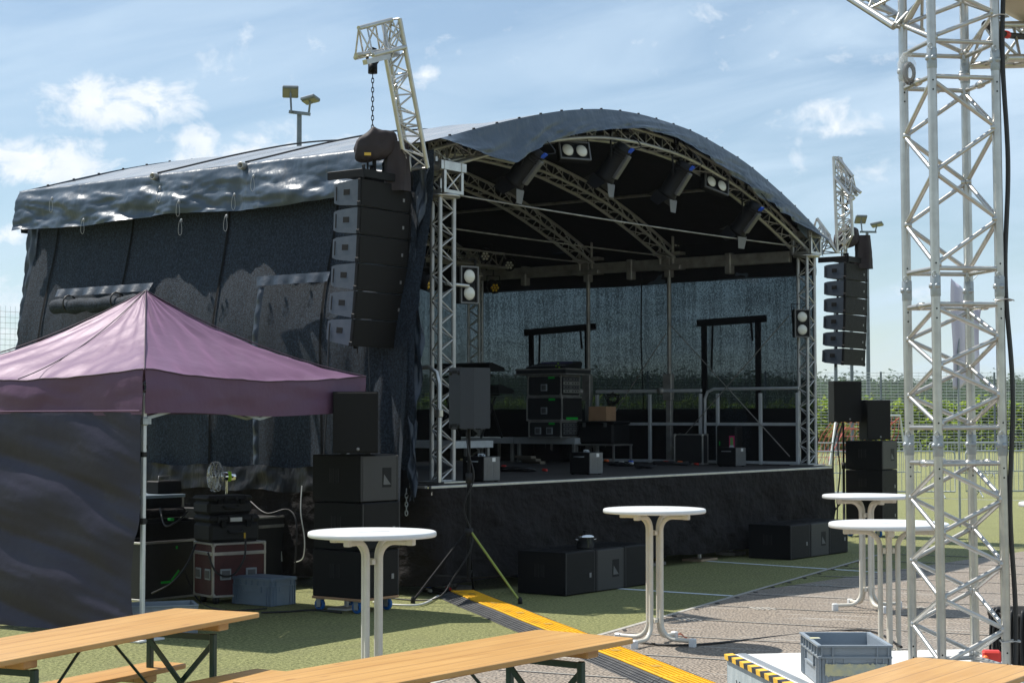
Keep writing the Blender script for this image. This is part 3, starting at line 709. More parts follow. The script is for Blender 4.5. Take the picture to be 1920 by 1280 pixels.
# curved round railing tube fixed to the left tower
m = MB(); p0 = wor_s(-.22, -.12, 0); q = [(-.22, .25, 2.40), (-.22, -.02, 2.42), (-.22, -.13, 2.36), (-.22, -.165, 2.24), (-.22, -.165, DZ+.02)]
m.tube(q, .024, 10); m.box((-.22, -.165, 1.92), (.07, .07, .09), b=.01); m.build('grab_rail', ALU, stage)
# curved roof trusses
def arch(v, mt, inset=.13, depth=.24):
    m = MB(); n = 44; ua_, ub_ = -.05, UR+.05; ch = [[], [], []]
    for i in range(n+1):
        u = lerp(ua_, ub_, i/n); z = rz_(u)-inset; e = .05; dzdu = (rz_(min(UE, u+e))-rz_(u-e))/(2*e); nn = V((dzdu, 0, -1)).normalized()
        ch[0].append(V((u, v, z))); ch[1].append(V((u, v-.12, z))+nn*depth*.86); ch[2].append(V((u, v+.12, z))+nn*depth*.86)
    lattice(m, ch, [(0, 1, 0), (0, 2, 1), (1, 2, 0)], .024, .009, 8, 5, rungs=(0, n)); return m.build('roof_truss', mt, stage)
for v in (.08, 2.39, 3.93, 6.25): arch(v, ALUW)
for (u, z0) in ((1.7, -.06), (4.4, -.06), (7.1, -.06)):
    m = MB(); m.bar((u, .0, rz_(u)+z0-.05), (u, VB, rz_(u)+z0-.05), .024, 8); m.build('purlin', ALUD, stage)
# eave beams, jack posts
for u in (UR-.02, -.02):
    m = MB(); m.box((u, 3.2, 4.30), (.09, 5.9, .17), b=.008); m.box((u-.01, 4.9, 4.33), (.13, 1.7, .11), b=.006)
    for v in (1.3, 2.39, 3.1, 3.93, 5.2): m.box((u, v, 4.25), (.14, .10, .32), b=.01)
    for v in (2.39, 3.93):
        m.box((u, v, 4.24), (.20, .5, .07), b=.01); m.box((u, v, 4.46), (.20, .5, .05), b=.01)
        for dv in (-.12, .12): m.bar((u-.08, v+dv, 4.30), (u-.08, v+dv, 4.75), .022, 8)
    m.build('eave_beam', ALUD, stage)
for u in (UR-.02,):
    for v in (2.39, 3.93):
        m = MB(); m.bar((u, v, 2.55), (u, v, 4.2), .032, 10); jp = m.build('jack_post', ALUD, stage)
        m = MB(); m.box((u, v+.02, 2.36), (.10, .16, .42), b=.01); m.lathe([(0, -.05), (.05, -.05), (.05, .05), (0, .05)], (u-.05, v+.12, 2.3), 12, axis=(1, 0, 0)); m.box((u, v, 1.68), (.08, .09, 1.0), b=.006); m.build('jack_housing', ALUD, jp)
# tension cables across the opening
for (a, b) in (((.15, .1, 4.36), (UR-.05, .1, 4.44)), ((.1, 2.39, 4.40), (UR-.1, 2.39, 4.42)), ((.1, 3.93, 4.40), (UR-.1, 3.93, 4.40))):
    m = MB(); m.tube(sag(a, b, .03), .011, 6); m.build('tension_cable', ALUD, stage)
for (a, b) in (((UR-.1, .25, 1.3), (UR-.08, 2.4, 3.4)), ((UR-.1, .25, 3.4), (UR-.08, 2.4, 1.3)), ((UR-.1, 2.4, 3.2), (UR-.08, 3.9, 1.3))): m = MB(); m.bar(a, b, .008, 5); m.build('brace_cable', ALUD, stage)
# rear lighting truss
m = MB(); n = 16; za = 4.62
lattice(m, [straight((4.6, 5.5, za), (8.5, 5.5, za), n), straight((4.6, 5.4, za-.24), (8.5, 5.4, za-.24), n), straight((4.6, 5.64, za-.24), (8.5, 5.64, za-.24), n)], [(0, 1, 0), (0, 2, 1), (1, 2, 0)], .024, .009, 8, 5, rungs=(0, n))
m.build('lighting_truss', ALUD, stage)

# loudspeaker arms: a level truss out from the tower head, a leaning mast truss and a short cantilever
def pa_arm(base, top, tip, root, mt):
    base, top, tip, root = V(base), V(top), V(tip), V(root); m = MB(); n = 14
    ax = (top-base).normalized(); w0 = (tip-top); w0 = (w0-ax*w0.dot(ax)).normalized(); d0 = ax.cross(w0)
    s = .24
    chords = [straight(base, top, n), straight(base+d0*s, top+d0*s*.95, n), straight(base+w0*s*.85+d0*s*.5+ax*.25, top+w0*s*.85+d0*s*.5-ax*.34, n)]
    lattice(m, chords, [(0, 1, 0), (1, 2, 1), (2, 0, 0)], .025, .010, 10, 6, rungs=(0, 4, 9, n))
    # cantilever
    t2 = top-ax*.30
    c2 = [straight(top+d0*s*.5, tip+d0*s*.5, 4), straight(t2, tip-ax*.29, 4), straight(t2+d0*s, tip-ax*.29+d0*s, 4)]
    lattice(m, c2, [(0, 1, 0), (0, 2, 1), (1, 2, 0)], .025, .010, 10, 6, rungs=(0, 4))
    m.rbar(t2-ax*.06+d0*s*.5, tip-ax*.35+d0*s*.5, .06, .05); m.bar(t2+w0*.05+d0*s*.5, tip-ax*.26+w0*.12+d0*s*.5, .026, 10)
    # level truss back to the tower
    r2 = root
    up = V((0, 0, .26)); sd_ = V((0, .24, 0))
    c3 = [straight(base, r2, 6), straight(base+sd_, r2+sd_, 6), straight(base+up+sd_*.5, r2+up+sd_*.5, 6)]
    lattice(m, c3, [(0, 2, 0), (1, 2, 1), (0, 1, 0)], .025, .010, 10, 6, rungs=(0, 6))
    return m.build('speaker_arm', mt, stage)
bl = sv(769, 318, .0); tl = sv(718, 40, -.02); ti = sv(656, 56, -.02); rl = sv(868, 296, .02)
pa_arm(bl, tl, ti, (rl.x, .0, rl.z), ALU)
VRT = -.15
br = sv(1570, 474, VRT); tr = sv(1587, 345, VRT); tr = sv(1563, 294, VRT); ti2 = sv(1592, 330, VRT-.25)
pa_arm(br, tr, ti2, sv(1545, 440, .02), ALU)

# ------------------------------------------------------------------ loudspeakers
DV, SVv = V((CT, STH, 0)), V((-STH, CT, 0))        # along the stage front / into its depth
def corner_at(p, wd, dp): return p + DV*wd/2 + SVv*dp/2
SW, SD, SH = .555, .625, .452
def make_sub(label, rear, group, seed=0):
    t = thing('subwoofer', label, 'subwoofer', (0, 0, 0), TH, group)
    m = MB(); m.box((0, 0, SH/2), (SW, SD, SH), b=.008)
    for sx in (-1, 1):
        for sz in (.03, SH-.03): m.box((sx*(SW/2-.025), -SD/2+.012, sz), (.05, .03, .05), b=.006)
    for q in (-.15, 0, .15): m.box((q, .0, SH+.001), (.02, SD*.6, .004))
    m.build('cabinet', BLK, t)
    for sx in (-1, 1):
        m = MB()
        for q in (-.035, .035): m.box((sx*(SW/2+.0005), .02+q, SH*.56), (.004, .045, .13), b=.001)
        hd = m.build('handle', DARK, t)
        m = MB()
        for q in (-.060, .010, .060): m.box((sx*(SW/2+.001), .02+q, SH*.56), (.005, .004, .14))
        m.build('handle_rim', GREYCAB, hd)
    f = -SD/2
    m = MB(); m.box((0, f-.004, SH/2), (SW-.055, .012, SH-.02), b=.003); g = m.build('rear_panel' if rear else 'grille', GREYCAB if rear else GRILLE, t)
    m = MB()
    for sx in (-1, 1): m.box((sx*(SW/2-.013), f-.003, SH/2), (.018, .014, SH-.015), b=.003)
    m.build('edge_rail', GREYCAB, t)
    if rear:
        m = MB(); x0, z0 = .10, SH*.36; m.box((x0, f-.0105, z0+.07), (.13, .004, .19), b=.001); d = m.build('connector_dish', BLK, g)
        m = MB(); m.add([(x0-.055, f-.0135, z0), (x0+.055, f-.0135, z0), (x0-.045, f-.0135, z0+.10)], [[0, 1, 2]]); m.build('connector_plate', GREYVENT, d)
    else:
        m = MB(); m.box((SW*.32, f-.0115, SH*.42), (.035, .004, .05), b=.001); m.build('badge', EMB, t)
    return t
subA = make_sub('x', False, 'subwoofers of the loudspeaker stacks'); subB = make_sub('x', True, 'subwoofers of the loudspeaker stacks')
used = {}
def place_sub(loc, rear, label, z=0.0, rz=TH):
    src = subB if rear else subA
    p = V((loc.x, loc.y, z))
    if id(src) not in used: used[id(src)] = 1; src.location = p; src.rotation_euler = (0, 0, rz); src['label'] = label; return src
    return dup(src, p, rz, label)
def dolly(p, z, label):
    t = thing('wheeled_dolly', label, 'dolly', p, TH, 'dollies under the subwoofer stacks')
    m = MB(); m.box((0, 0, z-.012), (SW+.01, SD+.01, .024), b=.004); m.build('board', CARD, t)
    for sx in (-1, 1):
        for sy in (-1, 1):
            c = V((sx*(SW/2-.06), sy*(SD/2-.07), 0))
            m = MB(); m.box(c+V((0, 0, z-.03)), (.09, .08, .008)); m.box(c+V((-.026, .02, z-.07)), (.006, .05, .08)); m.box(c+V((.026, .02, z-.07)), (.006, .05, .08)); k = m.build('caster', GALV, t)
            m = MB(); m.lathe([(.035, -.016), (.052, -.018), (.06, -.012), (.06, .012), (.052, .018), (.035, .016)], c+V((0, .025, .06)), 20, axis=(1, 0, 0)); wl_ = m.build('wheel', BLUEW, k)
            m = MB(); m.lathe([(0, -.018), (.036, -.015), (.036, .015), (0, .018)], c+V((0, .025, .06)), 16, axis=(1, 0, 0)); m.build('wheel_hub', BLK, wl_)
    return t
# left stack beside the stage
cL = gnd(676, 1152); pL = corner_at(cL, SW, SD); ZD = .145
dolly(pL, ZD, 'low dolly with blue wheels under the left subwoofer stack')
place_sub(pL, False, 'bottom subwoofer of the left stack, on the blue wheeled dolly', ZD)
place_sub(pL+V((.01, .0, 0)), False, 'middle subwoofer of the left stack, behind the white table top', ZD+SH+.006)
place_sub(pL+V((-.008, .004, 0)), True, 'top subwoofer of the left stack, with plain grey rear panel and dish', ZD+2*SH+.012)
# right stack
cR = gnd(1655, 1008); pR = corner_at(cR, SW, SD)
dolly(pR, ZD, 'low dolly under the right subwoofer stack')
place_sub(pR, False, 'bottom subwoofer of the right stack, on the dolly', ZD)
place_sub(pR, False, 'middle subwoofer of the right stack', ZD+SH+.006)
place_sub(pR, True, 'top subwoofer of the right stack, carrying a tall loudspeaker', ZD+2*SH+.012)
# ground rows in front of the stage
c1 = gnd(1060, 1118)
names = ['{} subwoofer in the row of three below the stage, {}']
for k, (rr, lab) in enumerate(((False, 'leftmost ground subwoofer, in the row with the steel pot'), (True, 'grey panelled subwoofer, middle of the row with the steel pot'), (False, 'rightmost ground subwoofer of the row with the steel pot'))):
    place_sub(corner_at(c1+DV*(SW+.018)*k, SW, SD), rr, lab, .004)
c2 = gnd(1482, 1050)
for k, (rr, lab) in enumerate(((False, 'nearest ground subwoofer at the right end of the stage'), (True, 'grey panelled ground subwoofer, middle of the row at the right stage end'), (False, 'farthest ground subwoofer at the right end of the stage'))):
    place_sub(corner_at(c2+DV*(SW+.02)*k, SW, SD), rr, lab, .004)
# full range speakers
def speaker(name, label, wd, dp, ht, loc, rz, group='full range loudspeakers', waist=True):
    t = thing(name, label, 'loudspeaker', loc, rz, group)
    m = MB(); poly = [(-wd/2, -dp/2), (wd/2, -dp/2), (wd/2, dp*.12), (wd*.30, dp/2), (-wd*.30, dp/2), (-wd/2, dp*.12)]
    m.prism(poly, 2, .012, ht); 
    for sx in (-1, 1):
        for sy in (-1, 1): m.box((sx*wd*.27, sy*dp*.33, .006), (.05, .05, .012))
    m.build('cabinet', BLK if 'back' not in label else MONB, t)
    m = MB(); m.box((0, -dp/2-.006, ht/2+.006), (wd-.012, .014, ht-.03), b=.004); g = m.build('grille', GRILLE, t)
    m = MB(); m.lathe([(0, .003), (.016, .003), (.016, 0)], (wd*.06, -dp/2-.013, ht*.085), 10, axis=(0, -1, 0)); m.build('badge', EMB, g)
    m = MB()
    for z in (ht*.93, ht*.07): m.box((0, dp/2+.001, z), (wd*.26, .006, ht*.055), b=.002)
    for z in (ht*.93, ht*.07):
        for sx in (-1, 1): m.lathe([(0, .008), (.022, .006), (.025, 0)], (sx*wd*.2, dp/2, z-.01), 12, axis=(0, 1, 0))
    m.build('rear_handles', DARK, t); return t
zt = ZD+3*SH+.02
sp = speaker('loudspeaker', 'black loudspeaker with mesh front standing on the left subwoofer stack', .43, .40, .60, dep(667, 860, cL.y+.20), R(4)); sp.location.z = zt
sp = speaker('loudspeaker', 'tall black loudspeaker standing on the right subwoofer stack', .42, .40, .64, dep(1636, 827, pR.y), R(18)); sp.location.z = zt
# tripods
def tripod(label, loc, rz, h, hub, spread, col, green):
    t = thing('speaker_tripod', label, 'tripod', loc, rz, 'tripod stands for loudspeakers')
    m = MB(); m.bar((0, 0, hub*.28), (0, 0, h*.62), .021, 12); m.bar((0, 0, h*.60), (0, 0, h), .017, 12); m.build('pole', col, t)
    m = MB(); m.lathe([(0, -.05), (.034, -.05), (.036, .05), (0, .05)], (0, 0, h*.62), 12); m.build('collar', RUB, t)
    m = MB(); m.lathe([(0, -.04), (.045, -.035), (.045, .035), (0, .04)], (0, 0, hub), 12); m.build('hub', RUB, t)
    for k in range(3):
        a = 2*math.pi*k/3; d = V((math.cos(a), math.sin(a), 0))
        m = MB(); m.bar(d*.03+V((0, 0, hub)), d*spread+V((0, 0, .03)), .013, 8); lg = m.build('leg', green if (k == 0 and green) else col, t)
        m = MB(); m.bar(d*.02+V((0, 0, hub*.33)), d*spread*.62+V((0, 0, hub*.39)), .009, 6); m.build('brace', col, lg)
        m = MB(); m.lathe([(.012, .07), (.022, .05), (.024, 0), (0, 0)], d*spread*1.01, 10); m.build('foot', RUB, lg)
    return t
BRASS = mat('yellow_green_leg', (.30, .33, .07), .35, .5)
pT = gnd(879, 1125)
tripod('black tripod with one yellow green leg, beside the cable ramp', pT, R(-33), 2.02, .70, .62, BLK, BRASS)
speaker('loudspeaker', 'dark loudspeaker on the tripod in front of the stage, showing its back', .33, .33, .635, (pT.x-.015, pT.y, 1.75), R(128))
m = MB(); pth = [pT+V((-.03, -.02, 1.72)), pT+V((.0, -.04, 1.5)), pT+V((.05, -.02, 1.25)), pT+V((-.05, -.03, .95)), pT+V((.04, -.03, .6)), pT+V((-.15, -.1, .25)), pT+V((-.35, -.15, .03)), pT+V((-.9, .1, .02))]
def spline(pts, n=8):
    pts = [V(p) for p in pts]; out = []
    for i in range(len(pts)-1):
        p0, p1, p2, p3 = pts[max(i-1, 0)], pts[i], pts[i+1], pts[min(i+2, len(pts)-1)]
        for k in range(n):
            t = k/n; out.append(.5*((2*p1)+(p2-p0)*t+(2*p0-5*p1+4*p2-p3)*t*t+(3*p1-p0-3*p2+p3)*t**3))
    return out+[pts[-1]]
def cable(name, pts, r, mt, label, cat='cable', group=None):
    m = MB(); m.tube(spline(pts), r, 6); return tag(m.build(name, mt), label, cat, group)
cable('speaker_cable', pth, .008, CABLE, 'black cable wound down the tripod in front of the stage')
pT2 = gnd(1583, 1004)
tripod('black tripod beside the right subwoofer stack', pT2, R(20), 1.80, .55, .50, BLK, None)
sp = speaker('loudspeaker', 'wide black loudspeaker on the tripod beside the right stack', .46, .42, .66, (pT2.x, pT2.y, 1.80), R(10))
for k, (px, lab) in enumerate(((1566, 'black cable hanging left of the right tripod'), (1573, 'black cable looping behind the right tripod'))):
    cable('speaker_cable', [dep(px+8, 790, pT2.y-.05), dep(px-2, 830, pT2.y-.1), dep(px-4+6*k, 880, pT2.y-.12), dep(px-2, 930, pT2.y-.1), gnd(px-4, 1004)], .012, CABLE, lab)

# line arrays and their hoists
def line_array(label, top, rz, n, hc, wd, dp, tilt0, dtilt):
    t = thing('line_array', label, 'line array', top, rz, 'hanging line arrays beside the stage')
    m = MB(); hb = .085
    for sx in (-1, 1): m.box((sx*(wd/2-.012), .02, -hb/2), (.022, dp+.14, hb), b=.004)
    m.box((0, -dp/2-.02, -hb/2), (wd-.045, .022, hb), b=.004); m.box((0, dp*.25, -hb/2), (wd-.045, .03, .05)); m.box((0, 0, -.01), (.09, dp*.9, .02)); m.lathe([(.03, -.01), (.03, .09), (.045, .09)], (0, 0, 0), 10)
    for sx in (-1, 1): m.box((sx*(wd/2-.012), -dp/2-.03, -.03), (.028, .025, .14), b=.003)
    m.build('flying_frame', BLK, t)
    pos = V((0, 0, -hb-.012)); a = tilt0
    for i in range(n):
        rt = Matrix.Rotation(a, 3, 'X')
        c = pos + rt @ V((0, 0, -hc/2)); rot = rt.to_euler()
        m = MB(); f = hc/2-.004
        m.m(0).prism([(-dp/2+.02, f), (dp*.32, f*.80), (dp*.46, f*.66), (dp*.46, -f*.70), (dp*.32, -f*.84), (-dp/2+.02, -f)], 0, -wd/2, wd/2)
        cb = m.build('speaker_cabinet', ARRS, t); cb.location = c; cb.rotation_euler = rot
        m = MB(); m.box((0, -dp/2+.008, 0), (wd-.02, .028, 2*f-.006), b=.004); g = m.build('grille', GRILLE, cb)
        m = MB(); m.box((wd*.36, -dp/2-.008, -.02), (.026, .004, .035)); m.build('badge', EMB, cb)
        for sx in (-1, 1):
            m = MB(); m.box((sx*(wd/2+.001), -.0, .01), (.005, .085, .06), b=.001); m.build('handle', DARK, cb)
            m = MB(); m.box((sx*(wd/2+.001), dp*.375, .0), (.005, .014, f*1.05), b=.001); m.build('slot', DARK, cb)
            m = MB(); m.box((sx*(wd/2+.006), -dp/2+.01, 0), (.014, .035, 2*f), b=.003); m.box((sx*(wd/2+.008), -dp/2+.01, -f+.02), (.02, .045, .05), b=.004); m.build('rigging_bar', BLK, cb)
        m = MB(); m.box((0, dp*.32, -f-.005), (.05, .015, .07)); m.tube(spline([(.1, dp*.45, -f*.5), (.12, dp*.5, -f*1.2), (.1, dp*.46, -f*1.7)], 4), .006, 5); m.build('link', BLK, cb)
        pos = pos + rt @ V((0, 0, -hc)); a += dtilt
    return t
AW, AD = .80, .38
aL = wor_s(-.90, .20, 0); topL = V((aL.x, aL.y, dep(690, 327, aL.y).z))
line_array('six box line array hanging left of the stage beside the tower', topL, TH, 6, .288, AW, AD, R(1.0), R(1.1))
pr = sv(1583, 500, -.18); ar = wor_s(pr.x+AW/2, .0, 0); topR = V((ar.x, ar.y, dep(1590, 484, ar.y).z))
line_array('six box line array hanging right of the stage against the sky', topR, TH, 6, .262, .74, AD, R(.6), R(.55))
def hoist(label, top, hang, rz, chain_top, skirt_dx, wd):
    """a chain hoist under a black rain cover"""
    t = thing('chain_hoist', label, 'chain hoist', hang, rz, 'chain hoists over the line arrays')
    h = top
    m = MB()
    def cov(s, k):
        a = 2*math.pi*s; p = math.pi*k
        rr = math.sin(p)**.42; ca, sa = math.cos(a), math.sin(a); q = (abs(ca)**3+abs(sa)**3)**(-1/3); x = ca*q*rr*wd*(.47+.05*math.sin(3*a+k*4)); y = sa*q*rr*.16; z = h*.5+math.cos(p)*h*.5 + .05*(x/wd)*2
        z += .06*math.exp(-((x+.02)/.05)**2)*(k < .4)-.03*abs(math.sin(a*5+k*3))*(k > .4)
        nn = 1+.10*fbm(x*5+3, y*6, z*6)-.09*abs(math.sin(a*6+k*4))**.7; return (x*nn+.02, y*nn, z)
    m.grid(cov, 40, 24); m.build('rain_cover', HOISTC, t, sub=1)
    m = MB()
    def sk(s, k):
        a = 2*math.pi*s; x = skirt_dx+math.cos(a)*(.115+.02*k+.018*math.sin(5*a+2*k)); y = math.sin(a)*(.10+.02*math.sin(4*a)); return (x, y+.02*fbm(s*6, k*3), h*.62-k*.52)
    m.grid(sk, 36, 10); m.build('chain_bag', HOISTC, t)
    m = MB(); zz = h*.9; k = 0
    while zz < chain_top-.05:
        loop_tube(m, (0, 0, zz+.03), .013, .033, .0048, (1, 0, 0) if k % 2 else (0, 1, 0), 8); zz += .05; k += 1
    m.build('chain', BLK, t)
    m = MB(); m.lathe([(0, -.05), (.05, -.05), (.05, .06), (0, .06)], (0, 0, chain_top-.10), 10); loop_tube(m, (0, 0, chain_top+.03), .06, .09, .018, (1, 0, 0), 12); m.build('hook', BLK, t)
    m = MB(); m.bar((.02, 0, .05), (.02, 0, -.17), .022, 8); m.bar((-.05, 0, .02), (-.05, .0, -.15), .012, 6); loop_tube(m, (0, 0, -.15), .04, .06, .014, (0, 1, 0), 10); m.build('lower_hook', BLK, t)
    m = MB(); m.box((-.06, -.16, .02), (.07, .02, .03)); m.build('yellow_tag', LENSY, t); return t
zL = dep(690, 297, aL.y).z
hoist('black covered chain hoist over the left line array', dep(690, 248, aL.y).z-zL, (aL.x, aL.y, zL), R(8), dep(690, 112, aL.y).z-zL, .26, .50)
zR2 = dep(1590, 463, ar.y).z
hoist('black covered chain hoist over the right line array', dep(1590, 428, ar.y).z-zR2, (ar.x, ar.y, zR2), R(8), dep(1580, 378, ar.y).z-zR2, .30, .42)
cable('array_cable', [dep(617, 620, aL.y-.2), dep(615, 680, aL.y-.25), dep(612, 780, aL.y-.3), dep(606, 870, aL.y-.4)], .009, CABLE, 'black cable hanging from the left line array to the ground')
cable('array_cable', [dep(690, 640, aL.y-.1), dep(692, 700, aL.y-.15), dep(694, 746, aL.y-.2)], .004, CABLE, 'thin black line hanging below the left line array')

# ------------------------------------------------------------------ lamps of the stage
def spot(label, p, tilt, rz):
    t = thing('theatre_spotlight', label, 'spotlight', p, TH+rz, 'spotlights on the front roof truss')
    rt = Matrix.Rotation(tilt, 3, 'X')
    def T(q): return rt @ V(q)
    m = MB(); m.lathe([(0, .26), (.09, .25), (.115, .20), (.12, .16), (.12, -.20), (.13, -.21), (.13, -.25), (.11, -.25), (.10, -.20), (0, -.19)], (0, 0, 0), 22)
    for z in (.19, .15, .11): m.lathe([(.118, z-.01), (.130, z-.008), (.130, z+.008), (.118, z+.01)], (0, 0, 0), 22)
    m.v = [T(q) for q in m.v]; m.build('housing', BLK, t)
    m = MB(); m.box((0, -.125, .0), (.10, .05, .34), b=.008); 
    for z in (-.12, -.08, -.04, 0, .04, .08): m.box((0, -.151, z), (.06, .004, .016))
    m.v = [T(q) for q in m.v]; m.build('vent_box', GREYVENT, t)
    m = MB(); m.lathe([(0, -.215), (.10, -.213)], (0, 0, 0), 20); m.v = [T(q) for q in m.v]; m.build('lens', LENS, t)
    for k in range(4):
        a = math.pi/2*k; ca, sa = math.cos(a), math.sin(a); o = .125; L = .17; fl = .55
        q = [V((ca*o-sa*s*.11, sa*o+ca*s*.11, -.25)) for s in (-1, 1)]; q2 = [V((ca*(o+L*fl)-sa*s*.075, sa*(o+L*fl)+ca*s*.075, -.25-L*.8)) for s in (1, -1)]
        m = MB(); m.add([T(x) for x in q+q2], [[0, 1, 2, 3]]); m.build('barn_door', BARN if k in (3, 0) else BLK, t, solid=.004)
    m = MB(); m.tube([T((-.135, 0, .0)), T((-.15, 0, .05)), (-.12, 0, .36), (0, 0, .40), (.12, 0, .36), T((.15, 0, .05)), T((.135, 0, 0))], .013, 6); m.bar((0, 0, .39), (0, 0, .52), .016, 8); m.box((0, 0, .50), (.05, .06, .09), b=.01); m.build('yoke', BLK, t)
    for dx in (-.02, .03):
        m = MB(); m.bar(T((dx, -.10, .20)), T((dx, -.12, .27)), .016, 8); m.build('blue_plug', BLUEC, t)
    m = MB(); m.tube(spline([T((.03, -.12, .27)), T((.05, -.16, .36)), (.06, -.05, .5), (.1, .0, .58)], 5), .007, 5); m.build('power_lead', CABLE, t); return t
for (px, py, tl_, rzz, lab) in ((985, 312, 40, 12, 'leftmost barn door spotlight, half hidden below the hanging valance tip'), (1152, 304, 36, 8, 'barn door spotlight under the highest point of the roof'), (1268, 336, 36, 5, 'barn door spotlight just left of the right twin blinder'), (1400, 408, 42, -5, 'lowest barn door spotlight, at the right end of the front truss')):
    p = sv(px, py, -.02); spot(lab, wor_s(p.x, p.y, p.z), R(tl_), R(rzz))
def blinder(label, p, rx, rz, vert, group='twin lamp blinders'):
    t = thing('twin_blinder', label, 'stage light', p, rz, group)
    rt = Matrix.Rotation(rx, 3, 'X'); wd, ht = (.24, .42) if vert else (.42, .24)
    m = MB(); m.box((0, .05, 0), (wd, .10, ht), b=.01); m.v = [rt @ q for q in m.v]; m.build('housing', BLK, t)
    m = MB()
    for s in (-1, 1): m.box((s*(wd/2-.008), -.008, 0), (.018, .03, ht)); m.box((0, -.008, s*(ht/2-.008)), (wd-.034, .03, .018))
    m.v = [rt @ q for q in m.v]; m.build('frame', GREYVENT, t)
    for s in (-1, 1):
        c = V((0, 0, s*.095)) if vert else V((s*.095, 0, 0))
        m = MB(); m.lathe([(.0, .032), (.05, .028), (.075, .012), (.08, 0)], c+V((0, -.005, 0)), 20, axis=(0, -1, 0)); m.v = [rt @ q for q in m.v]; lp = m.build('lamp', LENS, t)
        m = MB(); m.lathe([(.08, .0), (.092, .02), (.088, .025), (.08, .02)], c+V((0, -.003, 0)), 20, axis=(0, -1, 0)); m.v = [rt @ q for q in m.v]; m.build('lamp_ring', BLK, lp)
    m = MB(); m.tube([(-wd/2-.015, .05, 0), (-wd/2-.015, .08, ht*.7), (wd/2+.015, .08, ht*.7), (wd/2+.015, .05, 0)], .009, 6); m.build('bracket', BLK, t); return t
p = sv(1077, 283, .0); blinder('twin blinder under the roof truss, between the two left spotlights', wor_s(*p), R(-16), TH+R(-28), False)
p = sv(1343, 345, .0); bl2 = blinder('twin blinder on the right half of the roof truss', wor_s(*p), R(-16), TH+R(-22), False); bl2.rotation_euler = (0, R(14), TH+R(-22))
p = sv(879, 534, .02); blinder('upright twin blinder clamped to the left tower', wor_s(*p), R(0), TH+R(-18), True)
p = sv(1504, 606, -.05); blinder('upright twin blinder clamped to the right tower', wor_s(*p), R(0), TH+R(-42), True)
m = MB(); p = sv(863, 535, .02); m.bar(wor_s(.1, .0, p.z), wor_s(p.x+.12, .0, p.z), .02, 8); tag(m.build('lamp_clamp', ALU), 'short silver clamp holding the left tower blinder', 'clamp')
def par(label, p, rz, rx, lens):
    t = thing('par_light', label, 'stage light', p, rz, 'small lamps in the dark of the stage')
    m = MB(); m.lathe([(0, .14), (.07, .13), (.10, .08), (.10, -.10), (.085, -.10), (.08, -.08), (0, -.078)], (0, 0, 0), 16, axis=(0, math.cos(rx), math.sin(rx))); m.build('housing', BLK, t)
    m = MB(); 
    for i in range(7):
        a = i*math.pi/3; c = V((0, 0, 0)) if i == 6 else V((math.cos(a)*.05, 0, math.sin(a)*.05))
        m.lathe([(0, .012), (.02, .006), (.022, 0)], c+V((0, -.083, 0)), 8, axis=(0, -1, 0))
    m.v = [Matrix.Rotation(rx, 3, 'X') @ q for q in m.v]; m.build('lens', lens, t)
    m = MB(); m.tube([(-.11, 0, 0), (-.11, 0, .17), (.11, 0, .17), (.11, 0, 0)], .01, 6); m.bar((0, 0, .17), (0, 0, .27), .012, 6); m.build('bracket', BLK, t); return t
for (px, py, v, rr, lens, lab) in ((797, 528, .9, 60, LENSY, 'amber lens lamp between the left wall and the tower'), (925, 537, 5.2, 20, LENSY, 'lamp with a yellow lens hanging at the rear truss'), (910, 478, 5.4, 0, LENS, 'lamp hanging left on the rear lighting truss'), (955, 495, 5.4, 0, LENS, 'dark lamp hanging at the end of the rear lighting truss'), (1146, 458, 3.9, 10, LENS, 'small lamp at the foot of the second roof truss'), (1268, 452, 2.4, 10, LENS, 'small lamp at the foot of the first inner roof truss')):
    p = sv(px, py, v); par(lab, wor_s(*p), R(rr), R(20), lens)

# ------------------------------------------------------------------ things on the stage
def on_deck(px, py, z=DZ): return gnd(px, py, z)
EFL = [(902, 902, 'vented floor machine on the deck beside the left tower'), (1099, 889, 'vented floor machine on the deck edge below the rack stack'),
       (1372, 874, 'vented floor machine on the deck below the pink card'), (1481, 870, 'vented floor machine on the deck beside the right tower')]
EFX = [.30, .27, .25, .24]
proto = None
for (px, py, lab), s in zip(EFL, EFX):
    p = on_deck(px, py)
    if proto is None:
        t = proto = thing('floor_effect_machine', lab, 'stage machine', p, TH, 'vented machines along the front edge of the deck')
        m = MB(); m.box((0, .0, .145), (.30, .30, .27), b=.008); 
        for a in (-1, 1):
            for b in (-1, 1): m.box((a*.12, b*.12, .006), (.03, .03, .012))
        m.build('housing', BLK, t)
        m = MB(); m.box((.0, -.152, .145), (.292, .008, .262), b=.002)
        for sx in (-.06, .06):
            for k in range(9): m.box((sx, -.157, .055+k*.018), (.07, .006, .006))
        m.build('vent_panel', GREYVENT, t)
        m = MB(); m.box((.03, -.1575, .245), (.06, .003, .045)); m.build('paper_label', PAPER, t)
        for sx in (-1,):
            m = MB(); m.tube([(sx*.152, -.07, .225), (sx*.178, -.07, .225), (sx*.178, .07, .225), (sx*.152, .07, .225)], .007, 6); m.build('handle', GALV, t)
        m = MB(); m.tube([(-.05, 0, .28), (-.05, 0, .305), (.05, 0, .305), (.05, 0, .28)], .007, 6); m.build('handle', GALV, t)
        m = MB(); m.lathe([(0, .02), (.03, .02), (.035, 0)], (.09, .05, .28), 12); m.build('nozzle', GALV, t)
    else: dup(proto, p, TH, lab)

